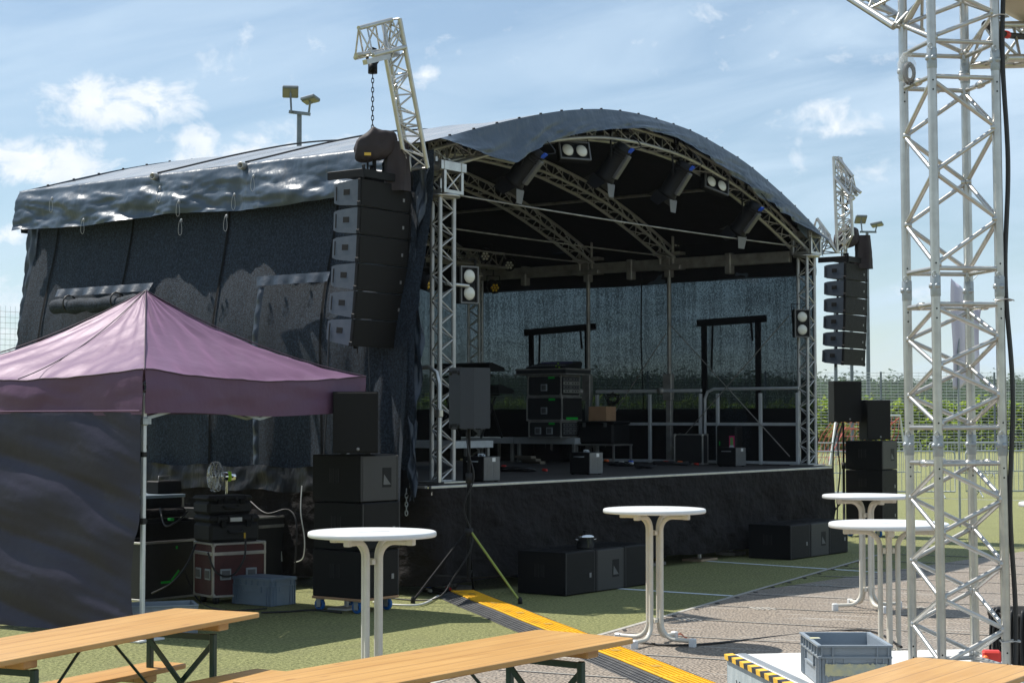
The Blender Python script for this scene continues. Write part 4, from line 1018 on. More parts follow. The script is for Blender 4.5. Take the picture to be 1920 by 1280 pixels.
# risers
def riser(label, u0, u1, v0, v1, h):
    c = wor_s((u0+u1)/2, (v0+v1)/2, DZ); t = thing('stage_riser', label, 'riser', c, TH, 'low platforms on the stage'); wx, wy = u1-u0, v1-v0
    m = MB(); m.box((0, 0, h-.012), (wx-.09, wy-.09, .02)); m.build('top', DECKM, t)
    m = MB()
    for s in (-1, 1): m.box((s*(wx/2-.022), 0, h-.05), (.045, wy, .10), b=.004); m.box((0, s*(wy/2-.022), h-.05), (wx-.09, .045, .10), b=.004)
    m.build('frame', RAILM, t)
    for a in (-1, 1):
        for b in (-1, 1): m = MB(); m.box((a*(wx/2-.06), b*(wy/2-.06), (h-.1)/2), (.05, .05, h-.1), b=.003); m.build('leg', ALUD, t)
RH = .40
rc = on_deck(1078, 868); rl_ = loc_s(rc)
riser('low stage platform carrying the rack stack', rl_.x, rl_.x+1.05, rl_.y, rl_.y+1.2, RH)
riser('low stage platform next to the racks, towards the left', rl_.x, rl_.x+1.05, rl_.y+1.22, rl_.y+2.3, RH)
pk = loc_s(on_deck(925, 879)); 
riser('low stage platform nearest the left tower, below the keyboards', pk.x-.9, pk.x, pk.y, pk.y+1.0, .40)

def flight_case(name, label, wd, dp, ht, loc, rz, group, panel=BLKPLY, edge=ALU, front=None, catches=(0,), lid=.30, tape=None, castors=False):
    """panelled case: aluminium edges, ball corners, butterfly catches"""
    t = thing(name, label, 'flight case', loc, rz, group); e = .022; z0 = .07 if castors else 0
    m = MB(); m.box((0, 0, z0+ht/2), (wd-.012, dp-.012, ht-.012)); m.build('body', panel, t)
    m = MB()
    for a in (-1, 1):
        for b in (-1, 1):
            m.box((a*(wd/2-e/2), b*(dp/2-e/2), z0+ht/2), (e, e, ht-2*e), b=.003); m.box((0, a*(dp/2-e/2), z0+ht/2+b*(ht/2-e/2)), (wd-2*e, e, e), b=.003); m.box((a*(wd/2-e/2), 0, z0+ht/2+b*(ht/2-e/2)), (e, dp-2*e, e), b=.003)
            for c in (-1, 1): m.box((a*(wd/2-.018), b*(dp/2-.018), z0+ht/2+c*(ht/2-.018)), (.045, .045, .045), b=.012)
    if lid: m.box((0, 0, z0+ht*(1-lid)), (wd+.002, dp+.002, .035), b=.003)
    m.build('edging', edge, t)
    for (face, px, pz) in ([('f', c, -.08) for c in catches] + [('l', c, -.08) for c in catches]):
        m = MB(); k = .058
        if face == 'f': c0 = V((px*wd, -dp/2-.001, z0+ht/2+pz*ht)); m.box(c0, (k*2.1, .012, k*1.9), b=.004); q = V((0, -.008, 0)); d = (k*1.5, .006, k*1.3)
        else: c0 = V((-wd/2-.001, px*dp, z0+ht/2+pz*ht)); m.box(c0, (.012, k*2.1, k*1.9), b=.004); q = V((-.008, 0, 0)); d = (.006, k*1.5, k*1.3)
        h = m.build('catch', GALV, t); m = MB(); m.box(c0+q, d, b=.002); m.build('catch_dish', GREYVENT, h)
    if front == 'rack':
        m = MB(); m.box((0, -dp/2-.003, z0+ht/2), (wd-.07, .014, ht-.06), b=.002)
        m.build('rack_front', DARK, t); n = max(2, int((ht-.08)/.055))
        for i in range(n):
            m = MB(); z = z0+.05+(i+.5)*(ht-.08)/n; m.box((0, -dp/2-.012, z), (wd-.10, .012, (ht-.08)/n-.010), b=.002); m.m(1)
            for q in (-.3, -.16, .06, .2, .32): m.box((q*wd, -dp/2-.019, z), (.035, .004, .018))
            m.build('rack_unit', [front_m[i % 2] if ht > .3 else GREYVENT, DARK], t)
    if front == 'lid': m = MB(); m.box((0, -dp/2-.006, z0+ht/2), (wd-.05, .02, ht-.05), b=.004); m.build('front_lid', DARK, t)
    if tape:
        for (face, x, z, w_, h_, mt) in tape:
            m = MB()
            if face == 'f': m.box((x*wd, -dp/2-.018, z0+z*ht), (w_, .004, h_))
            else: m.box((-wd/2-.002, x*dp, z0+z*ht), (.005, w_, h_))
            m.build('tape', mt, t)
    if castors:
        for a in (-1, 1):
            for b in (-1, 1): m = MB(); m.lathe([(0, -.018), (.04, -.018), (.04, .018), (0, .018)], (a*(wd/2-.08), b*(dp/2-.08), .04), 14, axis=(1, 0, 0)); m.box((a*(wd/2-.08), b*(dp/2-.08), .065), (.07, .07, .012)); m.build('castor', RUB, t)
    return t
RACKA = mat('rack_unit_light', (.28, .28, .25), .5, .2); front_m = [RACKA, GREYVENT]
ru, rv = 0, 0
base = sv(1050, 819, rl_.y+.12); cu = base.x; cv = rl_.y+.10; zz = DZ+RH
gr = 'equipment racks stacked on the stage'
flight_case('rack_case', 'lowest black rack case of the stack under the mixing desk', .52, .64, .265, wor_s(cu+.26, cv+.32, zz), TH, gr, edge=ALUD, front='rack', catches=(-.15, .2), lid=0, tape=[('l', -.22, .85, .11, .03, GREENT)])
flight_case('rack_case', 'middle black rack case of the stack, with green tape on its lid', .56, .70, .385, wor_s(cu+.28, cv+.33, zz+.268), TH, gr, edge=ALUD, front='lid', lid=0, tape=[('l', -.22, .88, .12, .035, GREENT), ('f', -.05, .10, .32, .035, GREENT)])
flight_case('rack_case', 'upper black rack case of the stack, with pale rack units', .54, .66, .335, wor_s(cu+.27, cv+.33, zz+.656), TH, gr, edge=ALUD, front='rack', lid=0, tape=[('l', -.22, .88, .12, .03, GREENT)])
zt_ = zz+.995
t = thing('mixing_desk', 'dark mixing desk in its case tray on top of the rack stack', 'mixing desk', wor_s(cu+.30, cv+.36, zt_), TH)
m = MB(); m.box((0, 0, .05), (.70, .98, .09), b=.006); m.build('case_tray', BLKPLY, t)
m = MB()
for z in (.012, .092): 
    for s in (-1, 1): m.box((s*.352, 0, z), (.014, .99, .022)); m.box((0, s*.492, z), (.69, .014, .022))
m.build('tray_edge', ALUD, t)
m = MB(); m.prism([(-.26, .09), (.26, .09), (.30, .20), (.25, .23), (-.26, .13)], 1, -.36, .36); m.build('console', BLK, t)
m = MB()
for i in range(16): m.box((-.14, -.32+i*.042, .158), (.03, .014, .012)); 
m.build('faders', EMB, t)
m = MB(); m.box((.10, 0, .205), (.02, .6, .012)); m.build('led_strip', mat('violet_leds', (.10, .07, .30), .4), t)
m = MB(); 
for (a, b) in ((.02, .20), (.04, .26), (.08, .22)): m.box((-.262, b*1.0-.50, .10+a), (.004, .025, .02))
m.build('green_leds', LIME, t)
# keyboards on a two tier stand
kb = on_deck(905, 822, DZ+.40); kb = dep(880, 822, 26.9); kz = 1.57
t = thing('keyboard_stand', 'black two tier keyboard stand on the platform behind the left tower', 'stand', (kb.x, kb.y, kz), TH+R(90))
for sx in (-1, 1):
    m = MB(); m.bar((sx*.42, -.28, .0), (sx*.42, .18, .88), .018, 8); m.bar((sx*.42, .25, 0), (sx*.42, -.10, .62), .018, 8); m.bar((sx*.42, -.20, .66), (sx*.42, .22, .64), .016, 8); m.bar((sx*.42, -.02, .96), (sx*.42, .26, .90), .016, 8); m.bar((sx*.42, .18, .88), (sx*.42, .2, .98), .016, 8); m.build('side_frame', BLK, t)
m = MB(); m.bar((-.42, .05, .45), (.42, .05, .45), .016, 8); m.build('cross_bar', BLK, t)
for (z, dy, wd, lab) in ((.68, -.08, 1.30, 'lower black keyboard on the two tier stand'), (1.02, .06, 1.15, 'upper black keyboard on the two tier stand')):
    k = thing('keyboard', lab, 'keyboard', (kb.x, kb.y, kz+z), TH+R(90), 'keyboards on the stand')
    m = MB(); m.prism([(-.20+dy, 0), (.18+dy, 0), (.20+dy, .10), (.12+dy, .13), (-.20+dy, .055)], 0, -wd/2, wd/2); m.build('body', BLK, k)
    m = MB(); m.box((0, -.12+dy, .066), (wd-.2, .13, .016)); m.build('keys', mat('ivory_keys', (.5, .5, .47), .4) if 'ivory_keys' not in MATS else MATS['ivory_keys'], k)
    m = MB(); m.box((.1, .202+dy, .06), (.32, .003, .035)); m.build('rear_panel', GREYCAB, k)
def text(parent, body, size, mt, loc, rot, name='lettering'):
    c = bpy.data.curves.new(name, 'FONT'); c.body = body; c.size = size; c.extrude = .001; c.align_x = 'CENTER'; c.materials.append(mt)
    tmp = bpy.data.objects.new('tmp', c); COL.objects.link(tmp); me = bpy.data.meshes.new_from_object(tmp.evaluated_get(bpy.context.evaluated_depsgraph_get())); bpy.data.objects.remove(tmp)
    o = bpy.data.objects.new(name, me); COL.objects.link(o); o.parent = parent; o.location = loc; o.rotation_euler = rot; return o
# case, trunk, carton, sign near the right netting
p = on_deck(1318, 871); flight_case('flight_case', 'black flight case with silver edges standing at the right netting', .17, .52, .47, p+DV*.085+SVv*.26, TH, 'cases on the stage', edge=ALU, catches=(), lid=0)
p = wor_s(8.36, su(1128, 775, 8.36).y-.34, DZ)
t = thing('low_table_frame', 'low metal frame table at the netting behind the deck machines', 'table', p+SVv*.3-DV*.0, TH); 
for a in (-.25, .25):
    for b in (-.35, .35): m = MB(); m.box((a, b, .14), (.03, .03, .28)); m.build('leg', ALUD, t)
m = MB(); m.box((0, 0, .29), (.55, .75, .025), b=.004); m.build('top', ALUD, t)
tz = DZ+.305
t = thing('storage_trunk', 'black storage trunk on the low frame table', 'trunk', (p+SVv*.3).to_tuple()[:2]+(tz,), TH)
m = MB(); m.box((0, 0, .16), (.5, .68, .32), b=.03); m.build('body', BLK, t); m = MB(); m.box((0, 0, .335), (.52, .70, .05), b=.02); m.build('lid', BLK, t)
for s in (-1, 1): m = MB(); m.box((-.262, s*.2, .30), (.012, .06, .07), b=.004); m.build('latch', GREYVENT, t)
t = thing('cardboard_box', 'brown cardboard box on top of the black trunk', 'box', (p+SVv*.34+DV*.02).to_tuple()[:2]+(tz+.362,), TH)
m = MB(); m.box((0, 0, .115), (.28, .34, .23), b=.004); m.build('carton', CARD, t); m = MB(); m.box((0, 0, .232), (.275, .05, .003)); m.build('packing_tape', mat('parcel_tape', (.38, .26, .14), .35), t)
p = wor_s(8.30, su(1362, 830, 8.30).y-.15, DZ); t = thing('power_cabinet', 'dark power cabinet behind the deck machine, with a pink card', 'cabinet', p+SVv*.15+DV*.1, TH)
m = MB(); m.box((0, 0, .30), (.22, .34, .60), b=.02); m.build('housing', BLK, t); m = MB(); m.box((-.112, -.10, .34), (.006, .09, .21)); c_ = m.build('pink_card', PINK, t)
m = MB(); m.box((-.116, -.10, .34), (.004, .045, .16)); m.build('green_field', mat('card_green', (.12, .35, .10), .6), c_); m = MB(); m.box((-.112, .11, .33), (.006, .012, .06)); m.build('status_light', GREENT, t)
# guard rails along the right side of the deck
def guard(label, v0, v1, rounded):
    t = thing('guard_rail', label, 'railing', wor_s(UR-.06, v0, DZ), TH, 'guard rails along the right side of the deck'); L = v1-v0; H = 1.16
    m = MB()
    if rounded: m.tube([(0, 0, H), (0, L-.16, H), (0, L-.05, H-.04), (0, L, H-.15), (0, L, 0)], .024, 10)
    else: m.box((0, L/2, H-.02), (.05, L, .05), b=.006)
    m.build('top_rail', RAILM, t)
    for z in (.62, .04): m = MB(); m.box((0, L/2, z), (.035, L, .045), b=.004); m.build('cross_rail', RAILM, t)
    for v in ((.02, L*.40, L*.86) if rounded else (.02, L*.48, L-.02)): m = MB(); m.box((.0, v, H/2-.03), (.05, .045, H-.08), b=.004); m.build('post', RAILM, t)
v_a = su(1322, 790, UR-.06).y; v_b = su(1498, 790, UR-.06).y
guard('guard rail with a rounded top corner beside the right tower', v_b, v_a, True)
guard('square guard rail section behind the cardboard box', v_a+.06, su(1118, 790, UR-.06).y, False)
# cables lying on the deck
def coil(label, px, py, n, spread, mt, name='cable_coil', z=DZ, ends=None):
    c = on_deck(px, py, z); t = thing(name, label, 'cable', c, TH, 'cables lying on the stage'); rnd = random.Random(px)
    m = MB(); pts = []
    for i in range(n):
        a = i*1.9+rnd.uniform(-.4, .4); r = spread*(.45+.55*rnd.random()); pts.append((math.cos(a)*r*.8, math.sin(a)*r*1.3, .012+.05*rnd.random()))
    m.tube(spline(pts, 6), .010, 6); m.build('lead', mt, t)
    for (dx_, dy_, dz_, em) in (ends or []):
        m = MB(); m.lathe([(0, -.05), (.018, -.05), (.018, .04), (.012, .05), (0, .05)], (dx_, dy_, .022+dz_), 8, axis=(.4, 1, .05)); m.build('connector', em, t)
    return t
coil('tangle of black cable with red plugs beside the left floor machine', 962, 884, 22, .26, CABLE, ends=[(-.05, .12, .05, REDC), (.30, -.30, 0, REDC)])
coil('bundle of black and white leads between the rack stack and the flight case', 1165, 874, 26, .20, CABLE, ends=[(.0, .0, .04, WHITECAB), (.1, -.1, .05, BLUEC), (-.05, -.2, .03, WHITECAB), (.05, .3, .06, ORC)])
coil('loose black cable with red plugs in front of the flight case', 1255, 872, 20, .30, CABLE, ends=[(-.02, .05, .03, REDC), (.06, -.15, .03, ORC), (.2, -.35, .0, REDC)])
coil('flat coil of black cable lying behind the second floor machine', 1210, 880, 14, .16, CABLE)
coil('coil of black cable hung on the guard rail', 1140, 776, 16, .15, CABLE)
_c = COL.objects[[o.name for o in COL.objects if o.get('label', '').startswith('coil of black cable hung')][0]]; _c.rotation_euler = (0, R(90), TH); _c.location = wor_s(UR-.13, su(1147, 748, UR-.13).y, su(1147, 748, UR-.13).z)
t = thing('timber_offcuts', 'pale wooden slats lying under the low platform', 'timber', on_deck(1000, 869), TH+R(60)); m = MB()
for i in range(3): m.box((.02*i, .06*i, .025+.04*i), (.7-.1*i, .09, .038), Matrix.Rotation(.06*i, 3, 'Z'), b=.003)
m.build('slats', mat('grey_timber', (.22, .18, .13), .8), t)
# steel pot on the ground subwoofers
pp = corner_at(c1+DV*(SW+.018)*0, SW, SD)+SVv*(-.02)+DV*.06; pq = gnd(1097, 1028, .004+SH)
t = thing('cooking_pot', 'shiny steel cooking pot with lid standing on the ground subwoofers', 'pot', (pq.x, pq.y, SH+.008), R(20))
m = MB(); m.lathe([(0, .0), (.088, .0), (.094, .012), (.094, .12), (.098, .122), (.098, .126)], (0, 0, 0), 32); m.build('pot', STEELP, t)
m = MB(); m.lathe([(.100, .124), (.100, .130), (.075, .150), (.03, .160), (0, .161)], (0, 0, 0), 32); l_ = m.build('lid', CHROME, t)
m = MB(); m.lathe([(.010, .158), (.012, .176), (.026, .180), (.026, .194), (0, .196)], (0, 0, 0), 16); m.build('knob', BLK, l_)
for s in (-1, 1): m = MB(); m.tube([(s*.094, -.03, .095), (s*.118, -.03, .10), (s*.118, .03, .10), (s*.094, .03, .095)], .006, 6); m.build('handle', STEELP, t)
# chain hanging at the deck corner, plate on the ground below the skirt
t = MB(); 
cw = dep(770, 895, ST.y+.1)
k = 0; z = 1.10
while z > .86: loop_tube(t, (cw.x, cw.y-.75, z), .014, .03, .006, (1, 0, 0) if k % 2 else (0, 1, 0), 8); z -= .045; k += 1
tag(t.build('hanging_chain', GALV), 'short steel chain hanging from the left deck corner', 'chain')
p = gnd(1312, 1050); t = thing('support_foot', 'white screw foot on a board under the middle of the stage', 'support foot', p, TH)
m = MB(); m.box((0, .0, .015), (.42, .30, .03), b=.003); m.build('board', mat('packing_board', (.36, .26, .17), .8), t); m = MB(); m.bar((0, 0, .03), (0, 0, .55), .024, 10); m.build('spindle', ALU, t)
for (px, py, lab) in ((1225, 1046, 'connectors and cable under the front skirt'), (815, 1112, 'red and black cables bunched at the ramp end'), (985, 1085, 'cable bunch on the turf left of the ground subwoofers')):
    coil(lab, px, py, 14, .2, CABLE, z=.0, ends=[(0, .1, .04, BLUEC), (.1, -.1, .03, REDC if px < 900 else BLUEC), (-.1, 0, .02, WHITECAB if px < 900 else BLUEC)])
cable('white_cable', [gnd(700, 1132)+V((0, 0, .02)), gnd(740, 1137)+V((0, 0, .02)), gnd(790, 1136)+V((0, 0, .02)), gnd(822, 1120)+V((0, 0, .02))], .012, WHITECAB, 'white cable on the turf between dolly and ramp')

# ------------------------------------------------------------------ pop-up canopy
P0 = gnd(266, 1203); TT = math.atan2(.837, .547)
tent = thing('popup_canopy', 'plum coloured pop-up canopy with a side cloth and white legs', 'canopy', P0, TT)
L3 = 3.0; ZE, ZV, ZP = 2.275, 1.905, 3.09
def fz(t): return .50*t+.50*t*t
cs = [V((0, 0)), V((L3, 0)), V((L3, L3)), V((0, L3))]; ctr = V((L3/2, L3/2))
seam_pts = []
m = MB()
for k in range(4):
    A, B = cs[k], cs[(k+1) % 4]; nrm = V((-(B-A).y, (B-A).x)).normalized()
    def pan(s, t, A=A, B=B, k=k):
        e = A.lerp(B, s); p = e.lerp(ctr, t); z = ZE+(ZP-ZE)*fz(t)
        edge = math.sin(math.pi*s)
        z -= .075*edge*(1-t)**2*(1 if abs(s-.5) > .0 else 1) + .035*edge*t*(1-t)*4*.6
        z += (.014*fbm(s*9, t*2.5, k)+.006*math.sin(s*60*(1-t)+3*k)*(1-t)*t*2+.022*fbm(s*12*(1-.6*t), t*1.5, k+9)*(1-t)) - .05*math.exp(-((t-.10)/.09)**2)*edge - .018*abs(math.sin(s*22+3*t))*math.exp(-((abs(s-.5)-.5)/.18)**2)*t*(1-t)*4
        return (p.x, p.y, z)
    m.grid(pan, 44, 30)
tag_c = m.build('canopy_top', TENT, tent)
m = MB()
for k in range(4):
    A, B = cs[k], cs[(k+1) % 4]; d = (B-A).normalized(); o = V((d.y, -d.x))
    def val(s, t, A=A, B=B, o=o, k=k):
        e = A.lerp(B, s); edge = math.sin(math.pi*s); zt = ZE-.075*edge+.012*fbm(s*9, 0, k)
        off = .012+.022*math.sin(math.pi*t)*fbm(s*5, t*1.5, k+3)+.02*t*math.sin(s*11+k)*.6
        return (e.x+o.x*off, e.y+o.y*off, lerp(zt+.004, ZV+.012*math.sin(s*9+k)-.01*edge, t))
    m.grid(val, 60, 10)
m.build('valance', TENT, tent)
for k in range(2):
    A, B = cs[3 if k == 0 else 0], cs[0 if k == 0 else 1]
    for s0 in ((.48,) if k == 0 else ()):
        m = MB(); m.tube([((A.lerp(B, s0).lerp(ctr, i/16)).x, (A.lerp(B, s0).lerp(ctr, i/16)).y, ZE-.07*(1-i/16)**2-.02*(i/16)*(1-i/16)*4+(ZP-ZE)*fz(i/16)+.008) for i in range(17)], .005, 4); m.build('seam', TENTW, tent)
SEAM = mat('plum_seam', (.05, .026, .045), .7)
for k in range(4):
    A, B = cs[k], cs[(k+1) % 4]; d = (B-A).normalized(); o = V((d.y, -d.x))
    m = MB(); m.tube([((A.lerp(B, i/40)+o*.016).x, (A.lerp(B, i/40)+o*.016).y, ZE-.075*math.sin(math.pi*i/40)+.012*fbm(i/40*9, 0, k)+.004) for i in range(41)], .006, 5); m.build('edge_seam', SEAM, tent)
    m = MB(); m.tube([((A.lerp(ctr, i/24)).x, (A.lerp(ctr, i/24)).y, ZE+(ZP-ZE)*fz(i/24)+.006) for i in range(25)], .006, 5); m.build('ridge_seam', SEAM, tent)
for (a, b) in ((.06, .06), (L3-.10, .14), (L3-.06, L3-.06), (.06, L3-.06)):
    m = MB(); m.box((a, b, 1.05), (.036, .036, 2.06), b=.005); lg = m.build('leg', ALU if False else mat('white_leg', (.62, .64, .66), .35, .3, var=((.5, .52, .54), 6, .4, .8)) if 'white_leg' not in MATS else MATS['white_leg'], tent)
    m = MB(); m.box((a, b, 1.0), (.046, .046, .055), b=.006); m.box((a+.03, b, 1.0), (.03, .02, .02)); m.box((a, b, 1.56), (.046, .046, .045), b=.006); m.build('leg_clip', RUB, lg)
    m = MB(); m.box((a, b, 1.84), (.062, .062, .07), b=.01); m.box((a+.05, b, 1.84), (.05, .022, .05)); m.box((a, b+.05, 1.84), (.022, .05, .05)); m.build('slider', GALV, lg)
    m = MB(); m.box((a, b, .012), (.30, .24, .02), b=.005); m.build('foot_plate', PAPER, lg)
for k in range(4):
    A, B = cs[k].lerp(ctr, .03), cs[(k+1) % 4].lerp(ctr, .03)
    for i in range(2):
        p, q = A.lerp(B, i*.5), A.lerp(B, i*.5+.5); m = MB()
        m.rbar((p.x, p.y, 1.86), (q.x, q.y, 2.16), .014, .026); m.rbar((p.x, p.y, 2.16), (q.x, q.y, 1.86), .014, .026); m.build('scissor_bar', GALV, tent)
# side cloth on the left facing side, hung in big diagonal folds
def sidec(s, t):
    y = .02 + s*2.98; z = lerp(1.915, .04, t); x = .0
    a = (1-s); c = t*1.9 - .62*(s**1.15)*1.5
    ph = t+.46*s+.03*math.sin(5*s+2*t)
    w_ = (.050*abs(math.sin(math.pi*(ph-.12)/.335))**.8 - .025)*min(1, t*4+.15)*min(1, s*5+.2) + .008*math.sin(2*math.pi*(t*1.1-s*.7)*2.2)*min(1, t*3)
    w_ += .010*fbm(ph*11, s*2.2-t*1.5, 6)+.006*fbm(ph*24, s*4, 8) + .014*math.exp(-s*4)*math.sin(20*(t*.8+s*1.3))*min(1, s*9)
    pinch = .10*math.sin(math.pi*min(1, max(0, (t-.5)*2)))*math.exp(-s*7)
    return (x-w_-.02, y+pinch, z)
m = MB(); m.grid(sidec, 90, 70); m.build('side_cloth', TENTW, tent)
m = MB(); m.tube([V(sidec(s0, 0))+V((-.01, 0, .012)) for s0 in [i/20 for i in range(21)]], .006, 5); m.build('cloth_edge', TENT, tent)

# equipment under the canopy
gc = 'equipment under the canopy'
def near(px, py, wd, dp, z=0.0): return corner_at(gnd(px, py, z), wd, dp)
# large case with green tape and an open top tray
fcp = gnd(268, 1128); t = flight_case('flight_case', 'big black flight case with green tape marks behind the canopy leg', .98, .55, .60, fcp+DV*.49+SVv*.28, TH, gc, catches=(), lid=0, edge=ALU, tape=[('f', -.20, .30, .13, .022, GREENT), ('f', -.05, .88, .022, .03, GREENT)])
m = MB(); m.rbar((-.49*.98*.30+.02, -.297, .19), (-.02, -.297, .29), .022, .004, up=(0, 1, 0)); m.build('tape', GREENT, t)
m = MB(); m.box((.28, -.28, .10), (.16, .014, .13), b=.005); h = m.build('catch', GALV, t); m = MB(); m.box((.28, -.289, .10), (.11, .006, .085), b=.003); m.build('catch_dish', GREYVENT, h)
m = MB(); m.box((0, -.262, .70), (.97, .02, .19), b=.004); m.box((0, .262, .70), (.97, .02, .19), b=.004); m.box((.475, 0, .70), (.02, .5, .19), b=.004); m.build('top_tray', BLK, t)
m = MB(); m.box((-.05, -.20, .815), (.05, .06, .03), b=.008); m.build('green_clip', GREENT, t)
bz = fcp+SVv*.55
t = thing('equipment_shelf', 'dark equipment shelf with pale top edge behind the green taped case', 'shelf', bz+DV*.55+SVv*.22, TH)
m = MB(); m.box((0, 0, 1.03), (1.0, .5, .035), b=.004); m.build('top', mat('pale_blue_top', (.22, .28, .33), .4, .2), t); m = MB(); m.box((0, .0, .93), (.98, .46, .15)); m.build('drawer', BLK, t)
for a in (-.47, .47): m = MB(); m.box((a, -.23, .52), (.03, .03, 1.0)); m.build('upright', ALUD, t)
m = MB(); m.box((-.2, -.18, 1.06), (.25, .10, .03)); m.build('laptop_tray', GREYCAB, t)
t = MB(); a_ = bz+DV*.1+V((0, 0, .86)); t.tube([a_-SVv*.10, a_+DV*.42-SVv*.10, a_+DV*.86-SVv*.08], .052, 14); tag(t.build('cloth_roll', SKIRT), 'long roll of black cloth lying under the shelf top', 'roll')
# red case with two hard cases on top
rp = gnd(398, 1134); rT = R(36); t = flight_case('flight_case', 'dark red flight case with silver edges and two catches', .60, .44, .545, rp+V((math.cos(rT), math.sin(rT), 0))*.30+V((-math.sin(rT), math.cos(rT), 0))*.22, rT, gc, panel=REDPLY, edge=ALU, catches=(-.26, .22), lid=.20, castors=True)
def hard_case(label, p, wd, dp, ht, lab=False):
    t = thing('hard_case', label, 'hard case', p, R(36), 'black hard cases on the red flight case')
    m = MB(); m.box((0, 0, ht*.36), (wd, dp, ht*.72), b=.03); m.build('base', RUB, t); m = MB(); m.box((0, 0, ht*.86), (wd+.01, dp+.01, ht*.28), b=.03)
    for k in (-.34, -.12, .12, .34): m.box((k*wd, -dp/2-.004, ht*.86), (.03, .02, ht*.24), b=.006)
    m.build('lid', RUB, t)
    for k in (-.25, .25): m = MB(); m.box((k*wd, -dp/2-.014, ht*.68), (.06, .022, ht*.26), b=.006); m.build('latch', BLK, t)
    m = MB(); m.tube([(-.08, -dp/2, ht*.42), (-.075, -dp/2-.03, ht*.36), (.075, -dp/2-.03, ht*.36), (.08, -dp/2, ht*.42)], .014, 8); m.build('handle', RUB, t)
    if lab: m = MB(); m.box((0, -dp/2-.018, ht*.84), (.13, .006, .04)); m.build('paper_label', PAPER, t)
rz0 = .07+.545+.004
rc_ = rp+V((math.cos(rT), math.sin(rT), 0))*.26+V((-math.sin(rT), math.cos(rT), 0))*.22
hard_case('lower black hard case with a white label on the red flight case', (rc_.x, rc_.y, rz0), .56, .40, .27, True)
hard_case('upper black hard case, stacked on the labelled one', (rc_.x-.04, rc_.y, rz0+.275), .50, .36, .19)
# fan clamped above
fp = dep(404, 893, rp.y+.55)
fan = thing('clip_fan', 'silver clip-on fan with wire guard and lime green band', 'fan', fp, R(-66))
m = MB()
for (r_, y_) in ((.158, 0), (.150, -.035), (.11, -.06), (.06, -.07), (.150, .035), (.10, .06)): loop_tube(m, (0, y_, 0), r_, r_, .003, (1, 0, 0), 26)
for k in range(24):
    a = 2*math.pi*k/24; e = V((math.cos(a), 0, math.sin(a))); m.tube([e*.03+V((0, -.072, 0)), e*.11+V((0, -.06, 0)), e*.15+V((0, -.035, 0)), e*.158, e*.15+V((0, .035, 0)), e*.09+V((0, .062, 0))], .0018, 4)
m.build('guard', CHROME, fan)
for k in range(4):
    a = math.pi/2*k; m = MB(); m.grid(lambda s, q: V((math.cos(a+.9*s)*(.02+.11*q), -.02+.04*s, math.sin(a+.9*s)*(.02+.11*q))), 6, 4); m.build('blade', GLASSP, fan)
m = MB(); m.lathe([(0, .06), (.045, .06), (.048, .13), (.045, .20), (.03, .225), (0, .23)], (0, 0, 0), 20, axis=(0, 1, 0)); mo = m.build('motor', CHROME, fan)
m = MB(); m.lathe([(.050, .125), (.052, .13), (.052, .155), (.050, .16)], (0, 0, 0), 20, axis=(0, 1, 0)); m.build('lime_band', LIME, mo)
m = MB(); m.bar((0, .12, -.04), (0, .12, -.26), .014, 8); m.box((0, .12, -.30), (.05, .07, .10), b=.008); m.build('clamp_stem', CHROME, fan)
# black case on the right with silver rails and a crumpled cloth bag beside it
bp_ = gnd(470, 1104); t = flight_case('flight_case', 'tall black flight case with silver top rails right of the hard cases', .74, .50, .78, bp_+DV*.37+SVv*.25, TH, gc, catches=(.22,), lid=.14, edge=ALUD)
m = MB(); m.box((.25, -.256, .50), (.14, .012, .11), b=.004); m.build('catch', GALV, t)
t = thing('work_surface', 'long dark work surface under the netting wall, with green tape strips', 'work surface', gnd(420, 1075)+SVv*.5+DV*.45, TH)
m = MB(); m.box((0, 0, 1.16), (2.1, .5, .03), b=.004); m.build('top', BLKPLY, t); m = MB(); m.grid(lambda s, q: (lerp(-1.05, 1.05, s), -.26+.02*math.sin(s*30)*q, lerp(1.145, .55, q)), 40, 6); m.build('front_cloth', SKIRT, t)
for (x, zz_, w_, rr) in ((.52, 1.13, .15, 0), (-.10, 1.02, .12, .9)): m = MB(); m.box((x, -.30, zz_), (w_, .004, .03), Matrix.Rotation(-rr, 3, 'Y')); m.build('tape', GREENT if rr else LIME, t)
for (x, r_) in ((-.8, .9), (-.35, -.9), (.62, -.9)): m = MB(); m.bar((x, -.1, 1.18), (x+.16*(1 if r_ < 0 else -1), -.1, 1.42), .010, 6); m.build('strut', GALV, t)
m = MB(); fb = gnd(535, 1092)+SVv*.15
m.grid(lambda s, q: (math.cos(2*math.pi*s)*(.20+.05*fbm(s*6, q*5, 1)), math.sin(2*math.pi*s)*(.15+.05*fbm(s*6, q*5, 7)), q*.62+.03*fbm(s*5, q*3, 2)), 50, 30)
m.grid(lambda s, q: (math.cos(2*math.pi*s)*(.22*q), math.sin(2*math.pi*s)*.16*q, .62+.04*fbm(s*5, q*3, 2)), 30, 4)
fo_ = tag(m.build('crumpled_bag', FOIL), 'crumpled shiny black bag between the tall case and the left stack', 'bag'); fo_.location = fb
cable('white_cable', [dep(566, 910, bp_.y), dep(564, 960, bp_.y-.1), dep(571, 1010, bp_.y-.15), dep(568, 1045, bp_.y-.15), dep(552, 1054, bp_.y-.1)], .006, WHITECAB, 'white cable hanging left of the subwoofer stack')
cable('black_cable', [dep(367, 1020, rp.y+.2), dep(352, 1055, rp.y+.1), dep(325, 1090, rp.y+.1), dep(285, 1112, rp.y+.2)], .011, CABLE, 'black cable drooping across the green taped case')
